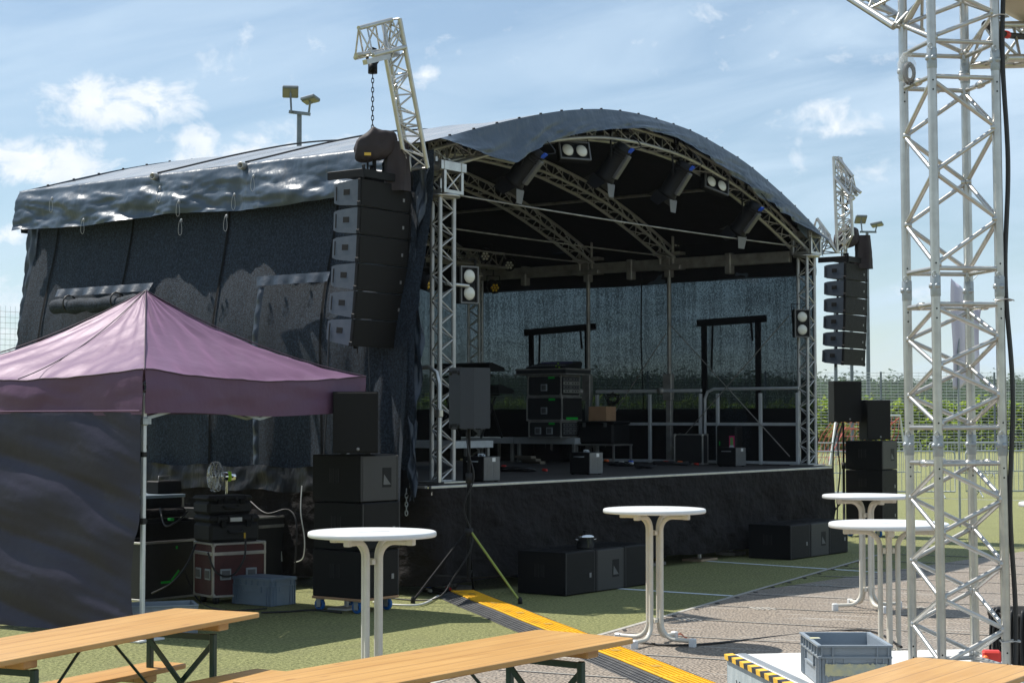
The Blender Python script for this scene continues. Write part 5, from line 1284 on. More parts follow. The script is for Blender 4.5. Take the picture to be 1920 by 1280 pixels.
cable('black_cable', [dep(460, 1000, rp.y-.05), dep(458, 1045, rp.y-.08), dep(435, 1078, rp.y-.09), dep(405, 1072, rp.y-.06), dep(390, 1035, rp.y)], .010, CABLE, 'black cable looping over the red case catches')
m = MB(); q = dep(459, 998, rp.y-.06); m.bar(q, q-V((0, 0, .055)), .010, 8); tag(m.build('jack_plug', LENSY), 'small brass plug on the cable over the red case', 'plug')
cable('ground_cable', [gnd(490, 1150)+V((0, 0, .012)), gnd(540, 1148)+V((0, 0, .012)), gnd(590, 1145)+V((0, 0, .012)), gnd(640, 1150)+V((0, 0, .012))], .010, CABLE, 'black cable on the turf beside the blue grey crate')

t = flight_case('flight_case', 'small black rack case with grey units below the long work surface', .50, .45, .42, gnd(520, 1098)+SVv*.75+DV*.1, TH, gc, edge=ALUD, front='rack', catches=(), lid=0)
t = thing('tool_box', 'small black tool box standing on the shelf top', 'tool box', (bz+DV*.95+SVv*.2).to_tuple()[:2]+(1.05,), TH)
m = MB(); m.box((0, 0, .07), (.34, .2, .14), b=.012); m.build('body', BLK, t); m = MB(); m.tube([(-.08, 0, .14), (-.08, 0, .185), (.08, 0, .185), (.08, 0, .14)], .009, 6); m.build('handle', GREYVENT, t)
t = thing('dimmer_rack', 'dark dimmer rack with rows of switches behind the hard cases', 'rack', gnd(430, 1088)+SVv*.45, TH)
m = MB(); m.box((0, 0, .42), (.55, .5, .84), b=.01); m.build('housing', BLK, t)
for k in range(6):
    m = MB(); m.box((0, -.256, .14+k*.11), (.48, .014, .085), b=.002); pn = m.build('panel', GREYVENT if k % 2 else GREYCAB, t); m = MB()
    m.box((.15, -.266, .14+k*.11), (.14, .008, .03)); m.build('switch_strip', DARK, pn)
for (pts_c, lab) in (([dep(300, 952, rp.y+.5), dep(310, 985, rp.y+.2), dep(335, 975, rp.y+.15), dep(352, 958, rp.y+.3)], 'black cable loop hanging in the open tray of the green taped case'), ([dep(470, 940, bp_.y+.1), dep(500, 962, bp_.y-.1), dep(540, 955, bp_.y-.1), dep(556, 985, bp_.y-.2), dep(552, 1075, bp_.y-.2)], 'thin black cable over the tall case, falling to the bag'), ([gnd(345, 1122)+V((0, 0, .3)), gnd(372, 1128)+V((0, 0, .02)), gnd(420, 1146)+V((0, 0, .015)), gnd(500, 1143)+V((0, 0, .015))], 'black cable on the turf in front of the red case')):
    cable('black_cable', pts_c, .009, CABLE, lab)
coil('cable coil lying on the tall black case', 505, 958, 18, .15, CABLE, z=.79)
# ------------------------------------------------------------------ stacking crates
def crate(label, loc, rz, wd, dp, ht, mt, lid=False, tape=False):
    t = thing('stacking_crate', label, 'crate', loc, rz, 'grey plastic stacking crates'); th = .012; i = .018
    m = MB(); m.box((0, 0, th/2+.004), (wd-2*i, dp-2*i, th))
    for s in (-1, 1): m.box((s*(wd/2-i), 0, ht/2), (th, dp-2*i, ht-.01)); m.box((0, s*(dp/2-i), ht/2), (wd-2*i-th, th, ht-.01))
    m.build('shell', mt, t)
    m = MB()
    for z, o in ((ht-.006, 0), (ht-.062, .004)):
        for s in (-1, 1): m.box((s*(wd/2-.010+(-o)), 0, z), (.022, dp, .010)); m.box((0, s*(dp/2-.010-o), z), (wd-.044, .022, .010))
    for s in (-1, 1):
        for k in range(-3, 4):
            if abs(k) in (2, 3) or wd > .5: m.box((k*wd*.148, s*(dp/2-.008), ht-.034), (.007, .014, .046))
            m.box((s*(wd/2-.008), k*dp*.148, ht-.034), (.014, .007, .046))
    m.build('rim', mt, t)
    m = MB()
    for a in (-1, 1):
        for b in (-1, 1):
            for q in (0, .035, .07):
                m.box((a*(wd/2-.012), b*(dp/2-.012-q), (ht-.06)/2), (.014, .008, ht-.07)); m.box((a*(wd/2-.012-q), b*(dp/2-.012), (ht-.06)/2), (.008, .014, ht-.07))
    m.build('corner_ribs', mt, t)
    for s in (-1, 1):
        m = MB(); 
        for q in (-.5, .5): m.box((s*(wd/2-.008), q*dp*.46, ht-.09), (.014, .008, .06))
        m.box((s*(wd/2-.008), 0, ht-.122), (.014, dp*.46+.008, .008)); h = m.build('handle', mt, t)
        m = MB(); m.box((0, s*(dp/2-.0105), ht-.092), (wd*.30, .004, .05)); m.build('handle', mt, t)
    if lid: m = MB(); m.box((0, 0, ht+.008), (wd+.004, dp+.004, .022), b=.006); m.box((0, 0, ht+.021), (wd-.08, dp-.08, .008), b=.003); m.build('lid', mt, t)
    if tape:
        m = MB(); m.grid(lambda s, q: (lerp(-wd*.40, wd*.42, s), -dp/2-.0-.003+.006, lerp(ht*.28+.012*nz(s*30, 1), ht*.56+.008*nz(s*24, 5), q)), 60, 2)
        m.v = [v for v in m.v]; m.build('old_tape', mat('old_tape', (.50, .47, .28), .6, var=((.34, .37, .33), 14, .42, .6)), t)
        m = MB(); m.box((-wd/2+.035, 0, ht+.001), (.05, .055, .003)); m.build('tape_scrap', MATS['old_tape'], t)
    return t
dC = V((.92, -.39, 0)).normalized(); pc_ = gnd(308, 1196)
crate('open grey crate behind the left beer table end', pc_+V((-.10, .34, 0)), math.atan2(.30, .95), .60, .40, .26, CRATE)
pc2 = gnd(499, 1137); crate('blue grey crate with closed lid right of the red case', corner_at(pc2, .36, .42)+V((0, .0, 0)), TH, .36, .56, .26, CRATEB, lid=True)

# ------------------------------------------------------------------ bar tables
def bar_table(label, loc, rz, proto=[None]):
    if proto[0] is not None: return dup(proto[0], loc, rz, label)
    t = proto[0] = thing('bar_table', label, 'bar table', loc, rz, 'white round bar tables'); H = 1.12; r0 = .425
    m = MB(); m.lathe([(0, H), (r0-.05, H), (r0-.014, H), (r0-.012, H), (r0-.003, H-.004), (r0, H-.014), (r0, H-.03), (r0-.006, H-.036), (r0-.02, H-.036), (0, H-.034)], (0, 0, 0), 72, smooth=True); tp = m.build('table_top', TOPW, t)
    m = MB(); m.box((0, .03, H+.0015), (.21, .15, .002)); m.build('paper_sheet', PAPER, tp)
    for k in range(4):
        a = math.pi/4+math.pi/2*k; d = V((math.cos(a), math.sin(a), 0)); o = d*.062; rt, rb = .11, .13; pts = []
        pts.append(o+d*.29+V((0, 0, .055)))
        for i in range(9): q = math.pi/2*i/8; pts.append(o+d*(rb-rb*math.sin(q))+V((0, 0, .055+rb-rb*math.cos(q))))
        zt2 = H-.036-.03
        for i in range(9): q = math.pi/2*i/8; pts.append(o+d*(rt-rt*math.cos(q))+V((0, 0, zt2-rt+rt*math.sin(q))))
        pts.append(o+d*.24+V((0, 0, zt2)))
        m = MB(); m.tube(pts, .0185, 12); lg = m.build('leg', TUBEW, t)
        m = MB(); m.box(o+d*.285+V((0, 0, .038)), (.055, .048, .075), Matrix.Rotation(a, 3, 'Z'), b=.008); m.build('foot_cap', TOPW, lg)
        m = MB(); m.box(o+d*.235+V((0, 0, zt2+.006)), (.05, .045, .05), Matrix.Rotation(a, 3, 'Z'), b=.006); m.build('arm_bracket', TUBEW, lg)
    for z in (.20, .92): m = MB(); m.box((0, 0, z), (.10, .028, .04), b=.004); m.box((0, 0, z+.0005), (.026, .10, .036), b=.004); m.build('collar', TUBEW, t)
    return t
def tb(px, py, D): p = dep(px, py, D); return V((p.x, p.y, 0))
bar_table('white bar table in front of the left subwoofer stack', tb(698, 999, 11.5), R(18))
bar_table('white bar table standing alone on the matting before the stage', tb(1227, 950, 14.4), R(12))
bar_table('far bar table, its feet on the matting, behind the one at the truss tower', tb(1624, 925, 17.0), R(62))
bar_table('white bar table partly hidden behind the big truss tower, behind the crate', tb(1666, 971, 12.45), R(36))
bar_table('white bar table cut off by the right edge of the picture', tb(2003, 942, 15.4), R(20))

# ------------------------------------------------------------------ beer tables and benches
def beer(name, label, cat, end, along, L, W, H, group, rimcol=None):
    """end = middle of the far end edge on the ground; along = direction towards the camera"""
    d = V((along[0], along[1], 0)).normalized(); c = V((end.x, end.y, 0))+d*L/2; rz = math.atan2(-d.y, -d.x)-math.pi/2
    t = thing(name, label, cat, c, rz, group); th = .027
    m = MB(); r = .035; poly = []
    for (sx, sy, a0) in ((1, 1, 0), (-1, 1, 90), (-1, -1, 180), (1, -1, 270)):
        for i in range(5): a = R(a0+i*22.5); poly.append((sx*(W/2-r)+math.cos(a)*r, sy*(L/2-r)+math.sin(a)*r))
    m.prism(poly, 2, H-th, H); o = m.build('top', WOOD, t)
    bv = o.modifiers.new('bevel', 'BEVEL'); bv.width = .006; bv.segments = 2; bv.limit_method = 'ANGLE'; bv.angle_limit = R(40)
    for s in (-1, 1):
        m = MB(); m.box((0, s*(L/2-.30), H-th-.022), (W*.82, .10, .044), b=.006); m.build('batten', WOOD, t)
    for s in (-1, 1):
        y = s*(L/2-.36); hw = W/2*.72; zt2 = H-th-.046
        m = MB(); 
        for a in (-1, 1): m.box((a*hw, y, zt2/2), (.030, .036, zt2-.02), b=.004)
        m.box((0, y, .16), (2*hw-.03, .024, .03)); m.box((0, y, zt2-.03), (2*hw-.03, .024, .03)); f = m.build('leg_frame', GREENST, t)
        if H > .6:
            m = MB(); m.rbar((-hw, y-.02, zt2-.05), (hw, y-.02, .20), .012, .028); m.rbar((hw, y+.02, zt2-.05), (-hw, y+.02, .20), .012, .028); m.build('cross_brace', GREENST, f)
        m = MB(); m.bar((0, y, .18), (0, s*(L/2-.98), zt2+.01), .008, 6); m.build('strut', GALV if rimcol else GREENST, f)
    return t
gt = 'wooden beer tables'
bA, rA = gnd(330, 1139, .77), gnd(491, 1147, .77); beer('beer_table', 'pine beer table at the left, in front of the canopy side cloth', 'beer table', (bA+rA)/2, (-.41, -.91), 2.2, .58, .77, gt)
bB, rB = gnd(1003, 1180, .77), gnd(1199, 1194, .77); beer('beer_table', 'pine beer table in the middle foreground, over the cable ramp', 'beer table', (bB+rB)/2, (-.60, -.80), 2.2, .60, .77, gt)
bC = gnd(1712, 1233, .77); sC = V((.80, -.60*.62, 0)).normalized(); eC = bC+sC*.30; beer('beer_table', 'pine beer table in the right corner, below the crate and truss tower', 'beer table', eC, (-.58, -.82), 2.2, .60, .77, gt)
gb = 'wooden beer benches'
b1, r1 = gnd(287, 1238, .48), gnd(354, 1242, .48); beer('beer_bench', 'pine bench tucked under the left beer table', 'bench', (b1+r1)/2, (-.45, -.89), 2.2, .25, .48, gb)
b2, r2_ = gnd(486, 1252, .48), gnd(541, 1258, .48); beer('beer_bench', 'pine bench between the left and the middle beer table', 'bench', (b2+r2_)/2, (-.50, -.86), 2.2, .25, .48, gb)

# ------------------------------------------------------------------ cable ramps
ra, rb = gnd(872, 1120), gnd(1246, 1272); rd_ = (rb-ra).normalized(); ML = .90
proto = None
for k in range(8):
    lab = 'yellow and black cable ramp module, {}'.format(['the farthest one, at the tripod', 'second from the tripod, in a band of shade', 'third from the tripod, in full sun', 'fourth from the tripod, behind the middle beer table', 'hidden below the middle beer table top', 'right of the middle beer table batten', 'second one past the middle beer table', 'nearest one at the lower picture edge'][k])
    c = ra+rd_*(ML*(k+.45)-.1); rz = math.atan2(rd_.y, rd_.x)-math.pi/2 + (.012 if k % 2 else -.01)
    if proto is None:
        t = proto = thing('cable_ramp', lab, 'cable ramp', c, rz, 'cable ramp modules laid end to end')
        hw, lw, h = .27, .125, .052
        m = MB(); m.prism([(-hw, 0), (hw, 0), (hw, .006), (lw+.012, h), (-lw-.012, h), (-hw, .006)], 1, -ML/2+.004, ML/2-.004)
        for s in (-1, 1):
            for i in range(20):
                y = -ML/2+.03+i*.0445
                for j in range(5):
                    q = lw+.03+j*.025; z = h-(q-lw-.012)*(h-.006)/(hw-lw-.012); m.box((s*q, y+(.011 if j % 2 else -.011), z), (.016, .022, .008))
        m.build('base', RAMPB, t)
        m = MB(); m.box((0, 0, h+.007), (2*lw, ML-.004, .014), b=.004)
        for i in range(30):
            for j in range(6): m.box(((j-2.5)*.040, -ML/2+.03+i*.0290, h+.0145), (.022, .006, .005))
        l_ = m.build('lid', YEL, t)
        m = MB(); m.box((0, -.02, h+.0175), (.07, .10, .002)); m.build('moulded_mark', mat('worn_yellow', (.42, .24, .02), .7), l_)
    else: dup(proto, c, rz, lab)

# ------------------------------------------------------------------ ballast block, crate and truss tower in the right foreground
BZ = .50
b0 = gnd(1364, 1230, BZ); b1_ = gnd(1700, 1217, BZ); ang = math.atan2((b1_-gnd(1378, 1224, BZ)).y, (b1_-gnd(1378, 1224, BZ)).x)
bx = V((math.cos(ang), math.sin(ang), 0)); by = V((-bx.y, bx.x, 0)); bw, bd = 1.46, 1.55
bc = V((b0.x, b0.y, 0))+bx*bw/2-by*(bd/2-.06)
blk = thing('ballast_block', 'pale ballast block with yellow and black hazard tape along its edge', 'ballast block', bc, ang)
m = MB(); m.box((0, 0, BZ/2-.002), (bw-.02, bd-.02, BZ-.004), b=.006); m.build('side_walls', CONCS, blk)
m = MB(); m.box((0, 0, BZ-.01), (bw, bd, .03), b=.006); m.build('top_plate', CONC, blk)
m = MB(); n = 20
for i in range(n):
    m.m(i % 2); y0 = bd/2-.005-i*(bd-.01)/n; y1 = bd/2-.005-(i+1)*(bd-.01)/n; sl = .035
    zz = BZ+.0075; x0 = -bw/2-.003
    m.add([(x0, y0, zz), (x0, y1, zz), (x0+.055, y1+sl*.6, zz), (x0+.055, y0+sl*.6, zz)], [[0, 1, 2, 3]])
    m.add([(x0-.001, y0, zz), (x0-.001, y1, zz), (x0-.001, y1-.012, zz-.028), (x0-.001, y0-.012, zz-.028)], [[0, 1, 2, 3]])
m.build('hazard_tape', [TAPEY, TAPEK], blk, solid=.001)
m = MB(); m.box((-bw/2+.10, 0, BZ+.007), (.05, bd-.02, .006), b=.002); m.build('edge_strip', GALV, blk)
text(blk, 'Veca', .13, mat('marker_ink', (.05, .06, .07), .7), (-bw/2-.0005+.008, bd/2-.33, BZ-.20), (R(90), 0, R(-90)))
# crate standing on it
k0, k1, k2 = gnd(1551, 1209, BZ+.22), gnd(1692, 1209, BZ+.22), gnd(1482, 1184, BZ+.22)
kx = (k1-k0).normalized(); kc = (k1+k2)/2
crate('open grey crate with old yellow tape on the ballast block', (kc.x, kc.y, BZ+.006), math.atan2(kx.y, kx.x), max(.3, (k1-k0).length), max(.3, (k2-k0).length), .215, CRATE, tape=True)
# tower
TC = dep(1798, 1238, 9.35); TZ = BZ+.01; s_ = .365
tw = thing('truss_tower', 'tall bright aluminium truss tower in the right foreground', 'truss tower', (TC.x, TC.y, TZ), R(11)); tw.rotation_euler = (0, -.006, R(11))
h_ = s_/2; cor = [V((-h_, -h_, 0)), V((h_, -h_, 0)), V((h_, h_, 0)), V((-h_, h_, 0))]
def zz_of(py): return CAMH+(785-py)*9.35/F-TZ
joints = [0.0, zz_of(834), zz_of(541), zz_of(120), zz_of(-160)]
for j in range(len(joints)-1):
    za, zb = joints[j], joints[j+1]; m = MB()
    for c in cor: m.bar(c+V((0, 0, za+.002)), c+V((0, 0, zb-.002)), .0245, 18)
    seg = m.build('truss_segment', ALU, tw); m = MB(); g = .095 if j else .05
    ga = za+g; gb_ = zb-.095; n = max(4, 2*round((gb_-ga)/.42)); 
    for i in range(4):
        A, B = cor[i], cor[(i+1) % 4]
        for z in (za+(.095 if j else .045), zb-.095): m.bar(A+V((0, 0, z)), B+V((0, 0, z)), .0125, 10)
        m.lathe([(.0125, -.03), (.020, -.024), (.020, .024), (.0125, .03)], (A+B)/2+V((0, 0, zb-.095)), 10, axis=(B-A))
        for q in range(n):
            z0, z1 = lerp(ga+.02, gb_-.02, q/n), lerp(ga+.02, gb_-.02, (q+1)/n)
            if (q+i) % 2: A_, B_ = B, A
            else: A_, B_ = A, B
            m.bar(A_+V((0, 0, z0)), B_+V((0, 0, z1)), .0125, 10)
            m.lathe([(0, -.02), (.0175, -.012), (.0175, .012), (0, .02)], A_.lerp(B_, .05)+V((0, 0, z0)), 8)
    m.build('bracing', ALU, seg)
    for c in cor:
        m = MB(); m.lathe([(.0255, -.055), (.027, -.05), (.027, .05), (.0255, .055)], c+V((0, 0, zb)), 16)
        d_ = V((c.x, c.y, 0)).normalized()
        for dd in (V((0, -1, 0)), V((-1, 0, 0))): m.lathe([(0, .034), (.013, .033), (.016, .024), (.016, 0)], c+V((0, 0, zb)), 12, axis=dd)
        loop_tube(m, c+V((-.02, -.03, zb+.06)), .012, .016, .0025, (1, 0, 0), 8); m.build('coupler', GALV, seg)
    for c in cor:
        for z in (za+.06, za+.12, zb-.12, zb-.17):
            if 0 < z < 3.3: m = MB(); m.lathe([(0, .001), (.005, .0)], c+V((-.006, -.0246, z)), 8, axis=(-.2, -1, 0)); m.build('bolt_hole', DARK, seg)
m = MB(); m.box((0, 0, -.002), (.46, .46, .012), b=.003); m.build('base_plate', GALV, tw)
cl_ = lambda c: tw.matrix_world
m = MB(); pts_ = []
for i in range(24):
    z = i/23*3.9+.02; pts_.append(cor[1]+V((.04+.012*math.sin(i*.9), -.012+.008*math.sin(i*.6), z)))
m.tube(spline(pts_, 3), .0105, 8); m.tube([p+V((.013, .010, 0)) for p in spline(pts_, 3)], .008, 8); m.build('cable_run', CABLE, tw)
for z in (.18, 1.98, 3.5):
    m = MB(); loop_tube(m, cor[1]+V((.02, -.006, z)), .05, .006, .003, (1, 0, 0), 12)
    m.tube([cor[1]+V((.02+.055*math.cos(a), -.006+.04*math.sin(a), z+.004*math.sin(3*a))) for a in [2*math.pi*i/14 for i in range(14)]], .0035, 5, closed=True); m.build('cable_tie', ALU, tw)
# trusses and sail at the tower's top
def free_truss(name, label, pa, pb, s, n):
    pa, pb = V(pa), V(pb); d = (pb-pa).normalized(); x = d.cross(V((0, 0, 1))).normalized(); z = x.cross(d); m = MB()
    of = [z*s*.55, -z*s*.3+x*s*.5, -z*s*.3-x*s*.5]; lattice(m, [straight(pa+o, pb+o, n) for o in of], [(0, 1, 0), (0, 2, 1), (1, 2, 0)], .022, .009, 10, 6, rungs=(0, n))
    return tag(m.build(name, ALU), label, 'truss', 'roof trusses on the truss tower')
free_truss('roof_truss', 'silver truss rising from the tower to the upper left', dep(1712, 34, 9.5), dep(1480, -112, 10.3), .22, 10)
free_truss('roof_truss', 'silver truss leaving the tower top to the right', dep(1850, 92, 9.5), dep(2150, 88, 10.4), .24, 12)
m = MB(); sa, sb, sc_, sd_ = dep(1878, 22, 9.6), dep(1885, -120, 8.6), dep(2250, -160, 9.0), dep(2150, 120, 10.6)
m.grid(lambda s, q: sa.lerp(sb, q).lerp(sd_.lerp(sc_, q), s)-V((0, 0, .05*math.sin(math.pi*s)*(1-q))), 20, 10)
tag(m.build('sun_sail', CANVAS, solid=.002), 'cream canvas sail at the top right beside the truss tower', 'sun sail')
m = MB(); a_, b_ = dep(1846, 44, 9.4), dep(1935, 70, 9.7); m.tube(spline([a_, a_.lerp(b_, .4)-V((0, 0, .03)), b_]), .018, 8); sl_ = tag(m.build('cable_bundle', CABLE), 'black cable bundle along the upper right truss, tied with red tape', 'cable')
m = MB(); q = a_.lerp(b_, .45)-V((0, 0, .028)); m.lathe([(.019, -.02), (.022, -.015), (.022, .015), (.019, .02)], q, 10, axis=(b_-a_)); m.build('red_tape', REDC, sl_)
q = dep(1706, 130, 9.35); t = thing('bagged_cable_coil', 'grey cable coil in a clear bag near the tower top', 'cable coil', q, 0)
m = MB(); 
for i in range(9): loop_tube(m, (0, .012*(i % 3), -.02+.004*(i % 2)), .018+.002*i, .035+.003*i, .005, (1, .1*i-.4, 0), 14)
m.build('coil', mat('grey_cable', (.12, .12, .13), .5), t); m = MB(); m.lathe([(0, -.075), (.03, -.07), (.048, -.05), (.052, .03), (.02, .09)], (-.02, -.01, 0), 16); m.build('clear_bag', mat('clear_film', (.75, .77, .78), .15), t).data.materials[0].node_tree.nodes['Principled BSDF'].inputs['Alpha'].default_value = .22
# ribbed bin of cable and small red box
q = dep(1935, 1150, 10.6); zt3 = q.z
t = thing('cable_bin', 'black ribbed tub overflowing with cable behind the truss tower', 'tub', (q.x, q.y, 0), 0)
m = MB(); m.grid(lambda s, k: ((lambda rr, a: (rr*math.cos(a), rr*math.sin(a), k*zt3))(lerp(.16, .25, k)+.010*math.sin(2*math.pi*s*44), 2*math.pi*s)), 264, 8); m.build('tub', RUB, t)
m = MB(); m.lathe([(.245, zt3-.01), (.262, zt3-.01), (.262, zt3+.02), (.24, zt3+.02), (.22, zt3-.05), (0, zt3-.06)], (0, 0, 0), 40); m.build('rim', RUB, t)
m = MB(); rr = random.Random(3)
for i in range(10): 
    a = rr.uniform(3.4, 5.6); m.tube(spline([(math.cos(a)*.2, math.sin(a)*.2, zt3-.02), (math.cos(a)*.27, math.sin(a)*.27, zt3+.03), (math.cos(a)*.29, math.sin(a)*.29, zt3-.25), (math.cos(a+.2)*.30, math.sin(a+.2)*.30, zt3-.6)], 5), .009, 5)
m.build('hanging_cable', CABLE, t)
q = gnd(1864, 1243, BZ+.01); t = thing('red_connector_box', 'small red box with an orange knob at the tower foot', 'connector box', (q.x, q.y+.05, BZ+.006), R(-12))
m = MB(); m.box((0, 0, .035), (.10, .08, .07), b=.01); m.build('housing', REDC, t); m = MB(); m.lathe([(0, .03), (.015, .028), (.018, 0)], (-.035, -.04, .03), 10, axis=(0, -1, 0)); m.build('knob', ORC, t); m = MB(); m.lathe([(0, .03), (.022, .03), (.022, 0)], (.055, 0, .03), 10, axis=(1, 0, 0)); m.build('socket', BLK, t)
cable('ground_cable', [gnd(1690, 1212, .30), gnd(1600, 1180, .02), gnd(1300, 1208, .02), gnd(1180, 1200, .02)], .010, CABLE, 'thin black cable across the matting under the bar table')

lf = MB(); c = gnd(1279, 1199); lf.grid(lambda s, q: c+V(((s-.5)*.09, (q-.5)*.06*(1-abs(s-.5)*1.6), .025+.02*math.sin(s*5)+.015*q)), 6, 4); tag(lf.build('dry_leaf', mat('dry_leaf_brown', (.16, .045, .02), .8)), 'small red brown dry leaf beside the foot of the lone bar table', 'leaf')
# ------------------------------------------------------------------ background
def tube_fence(name, label, pa, pb, H, gap, r, post, vgap, rp_, group=None):
    pa, pb = V(pa), V(pb); d = (pb-pa); L = d.length; d.normalize(); t = thing(name, label, 'fence', pa, math.atan2(d.y, d.x), group); m = MB()
    z = .1
    while z < H: m.bar((0, 0, z), (L, 0, z), r, 4); z += gap
    x = 0
    while x < L: m.bar((x, .012, .05), (x, .012, H), r*.75, 4); x += vgap
    m.build('wire_mesh', WIRE, t); x = 0
    while x <= L+.01: m = MB(); m.box((x, -.05, H/2), (rp_, rp_, H)); m.build('post', MASTM, t); x += post
    return t
tube_fence('ball_stop_fence', 'tall wire fence with grey posts along the far hedge', dep(760, 800, 92).xy.to_3d(), dep(2010, 800, 97).xy.to_3d(), 4.45, .165, .0105, 6.55, .40, .09)
tube_fence('ball_stop_fence', 'high wire fence behind the left edge of the stage', dep(-260, 800, 58).xy.to_3d(), dep(240, 800, 66).xy.to_3d(), 5.9, .20, .008, 5.0, .20, .09)
# crowd barriers
def barrier(label, x, y, rz, group, proto=[None]):
    if proto[0] is not None: return dup(proto[0], (x, y, 0), rz, label)
    t = proto[0] = thing('crowd_barrier', label, 'barrier', (x, y, 0), rz, group); L, H = 2.3, 1.1
    m = MB(); m.tube([(-L/2, 0, .15), (-L/2, 0, H-.08), (-L/2+.02, 0, H-.02), (-L/2+.08, 0, H), (L/2-.08, 0, H), (L/2-.02, 0, H-.02), (L/2, 0, H-.08), (L/2, 0, .15)], .020, 8, closed=True); m.build('frame', GALV, t)
    m = MB()
    for i in range(1, 20): m.bar((-L/2+i*L/20, 0, .15), (-L/2+i*L/20, 0, H), .008, 5)
    m.build('bars', GALV, t)
    for s in (-1, 1): m = MB(); m.tube([(s*L*.36, -.30, .01), (s*L*.36, 0, .16), (s*L*.36, .30, .01)], .016, 6); m.build('foot', GALV, t)
    return t
gbr = 'crowd barriers standing across the pitch'
xs = [(1505, 'front row crowd barrier behind the right stack'), (1700, 'front row crowd barrier seen left of the tower middle'), (1901, 'front row crowd barrier right of the tower'), (2097, 'front row crowd barrier at the far right')]
for k, (px, lab) in enumerate(xs): q = dep(px, 900, 40.5+.4*k); barrier(lab, q.x, q.y, R(2), gbr)
for k, (px, dz_) in enumerate(((1560, 0), (1660, 1), (1812, 0), (1893, 2), (1990, 1))):
    q = dep(px, 860, 55+dz_); barrier('back row crowd barrier, number {} seen from the stage'.format(['one', 'two', 'three', 'four', 'five'][k]) if False else ['back row barrier behind the pole of the tripod loudspeaker', 'back row barrier behind the red goal net', 'back row barrier between the tower chords', 'back row barrier behind the right tower chord', 'back row barrier at the right picture edge'][k], q.x, q.y, R(-6+5*dz_), gbr)
# goal with red net
g0 = dep(1556, 850, 70); g1 = dep(1700, 850, 72); gd = (g1-g0); gl = V((gd.x, gd.y, 0)).length
goal = thing('football_goal', 'white football goal with a sagging red net behind the right stack', 'goal', (g0.x, g0.y, 0), math.atan2(gd.y, gd.x)); GH = 2.0
WHT = mat('goal_white', (.6, .62, .62), .5)
m = MB(); m.tube([(0, 0, 0), (.35, 0, GH), (gl-.35, 0, GH), (gl, 0, 0)], .05, 8); m.build('frame', WHT, goal)
REDN = mat('red_net', (.42, .10, .08), .8); m = MB()
for i in range(18):
    x = gl*i/17; m.tube([(lerp(.35, gl-.35, i/17), 0, GH), (x, .5, GH*.6), (x, 1.3, 0)], .012, 4)
for k in range(8): q = k/7; m.tube([(lerp(.35*(1-q), .35*(1-q), 0), 1.3*q, GH*(1-q)), (gl-.35*(1-q), 1.3*q, GH*(1-q))], .012, 4)
m.tube([(.0, .1, .2), (1.0, .2, 1.5), (gl-1.2, .2, 1.3), (gl-.3, .1, 1.9)], .03, 5); m.build('net', REDN, goal)
# floodlight masts
def mast(label, px, pytop, D, lampw, flip):
    b = dep(px, 800, D); top = dep(px, pytop, D).z; t = thing('floodlight_mast', label, 'floodlight mast', (b.x, b.y, 0), 0, 'floodlight masts around the pitch')
    m = MB(); m.tube([(0, 0, 0), (0, 0, top)], [.17, .11], 12); m.build('pole', MASTM, t)
    m = MB(); m.rbar((-lampw*.62, 0, top+.05), (lampw*.72, -.35, top-.12*(1 if not flip else 0)), .14, .14); m.build('cross_arm', MASTM, t)
    for (x, z, rx, rz) in ((-lampw*.55, .95, R(-48), R(8)), (lampw*.75, .55, R(-12), R(-25))):
        c = V((x, -.1 if x < 0 else -.4, top+z)); rot = Matrix.Rotation(rz, 3, 'Z') @ Matrix.Rotation(rx, 3, 'X') @ Matrix.Rotation(R(-10) if x > 0 else 0, 3, 'Y')
        m = MB(); m.box(c, (lampw, lampw*.85, .16), rot, b=.04); lp = m.build('lamp_housing', MASTM, t)
        for s in (-1, 1): m = MB(); m.box(c+rot @ V((s*lampw*.25, .02, -.095)), (lampw*.42, lampw*.66, .02), rot); m.build('lamp_glass', LAMPG, lp)
        m = MB(); m.bar(c+rot @ V((0, 0, -.05)), (x*.85, -.2, top), .05, 6); m.build('bracket', MASTM, lp)
mast('grey floodlight mast rising behind the left roof edge', 558, 212, 78, .72, False)
mast('grey floodlight mast with yellowish lamps beside the right line array', 1629, 436, 125, .85, True)
for (px, D_, top) in ((1568, 88, 8), (1598, 90, 8)): 
    b = dep(px, 800, D_); m = MB(); m.tube([(b.x, b.y, 0), (b.x, b.y, top)], .09, 8)
    tag(m.build('net_pole', MASTM), 'thin grey net pole behind the {} edge of the right loudspeaker'.format('left' if px < 1580 else 'right'), 'pole')
# feather flag
fb_ = dep(1800, 800, 30); t = thing('feather_flag', 'white and lilac feather flag behind the truss tower', 'flag', (fb_.x, fb_.y, 0), R(10))
m = MB(); m.tube([(-.02, 0, 0), (-.02, 0, 3.0), (.10, 0, 4.1), (.35, 0, 4.35)], [.02, .018, .012, .008], 6); m.build('pole', GALV, t)
zb_ = dep(1800, 728, 30).z
m = MB(); m.grid(lambda s, q: (lerp(-.13, .40, s)-.10*(1-q)*(1-s)*0+.02*math.sin(q*6), .10*math.sin(s*7+q*3)*s+.02*math.sin(s*16), lerp(zb_+.10*s-.03*math.sin(s*9), 4.3-.5*s, q)), 30, 24); m.build('cloth', WHITEF, t, solid=.002)

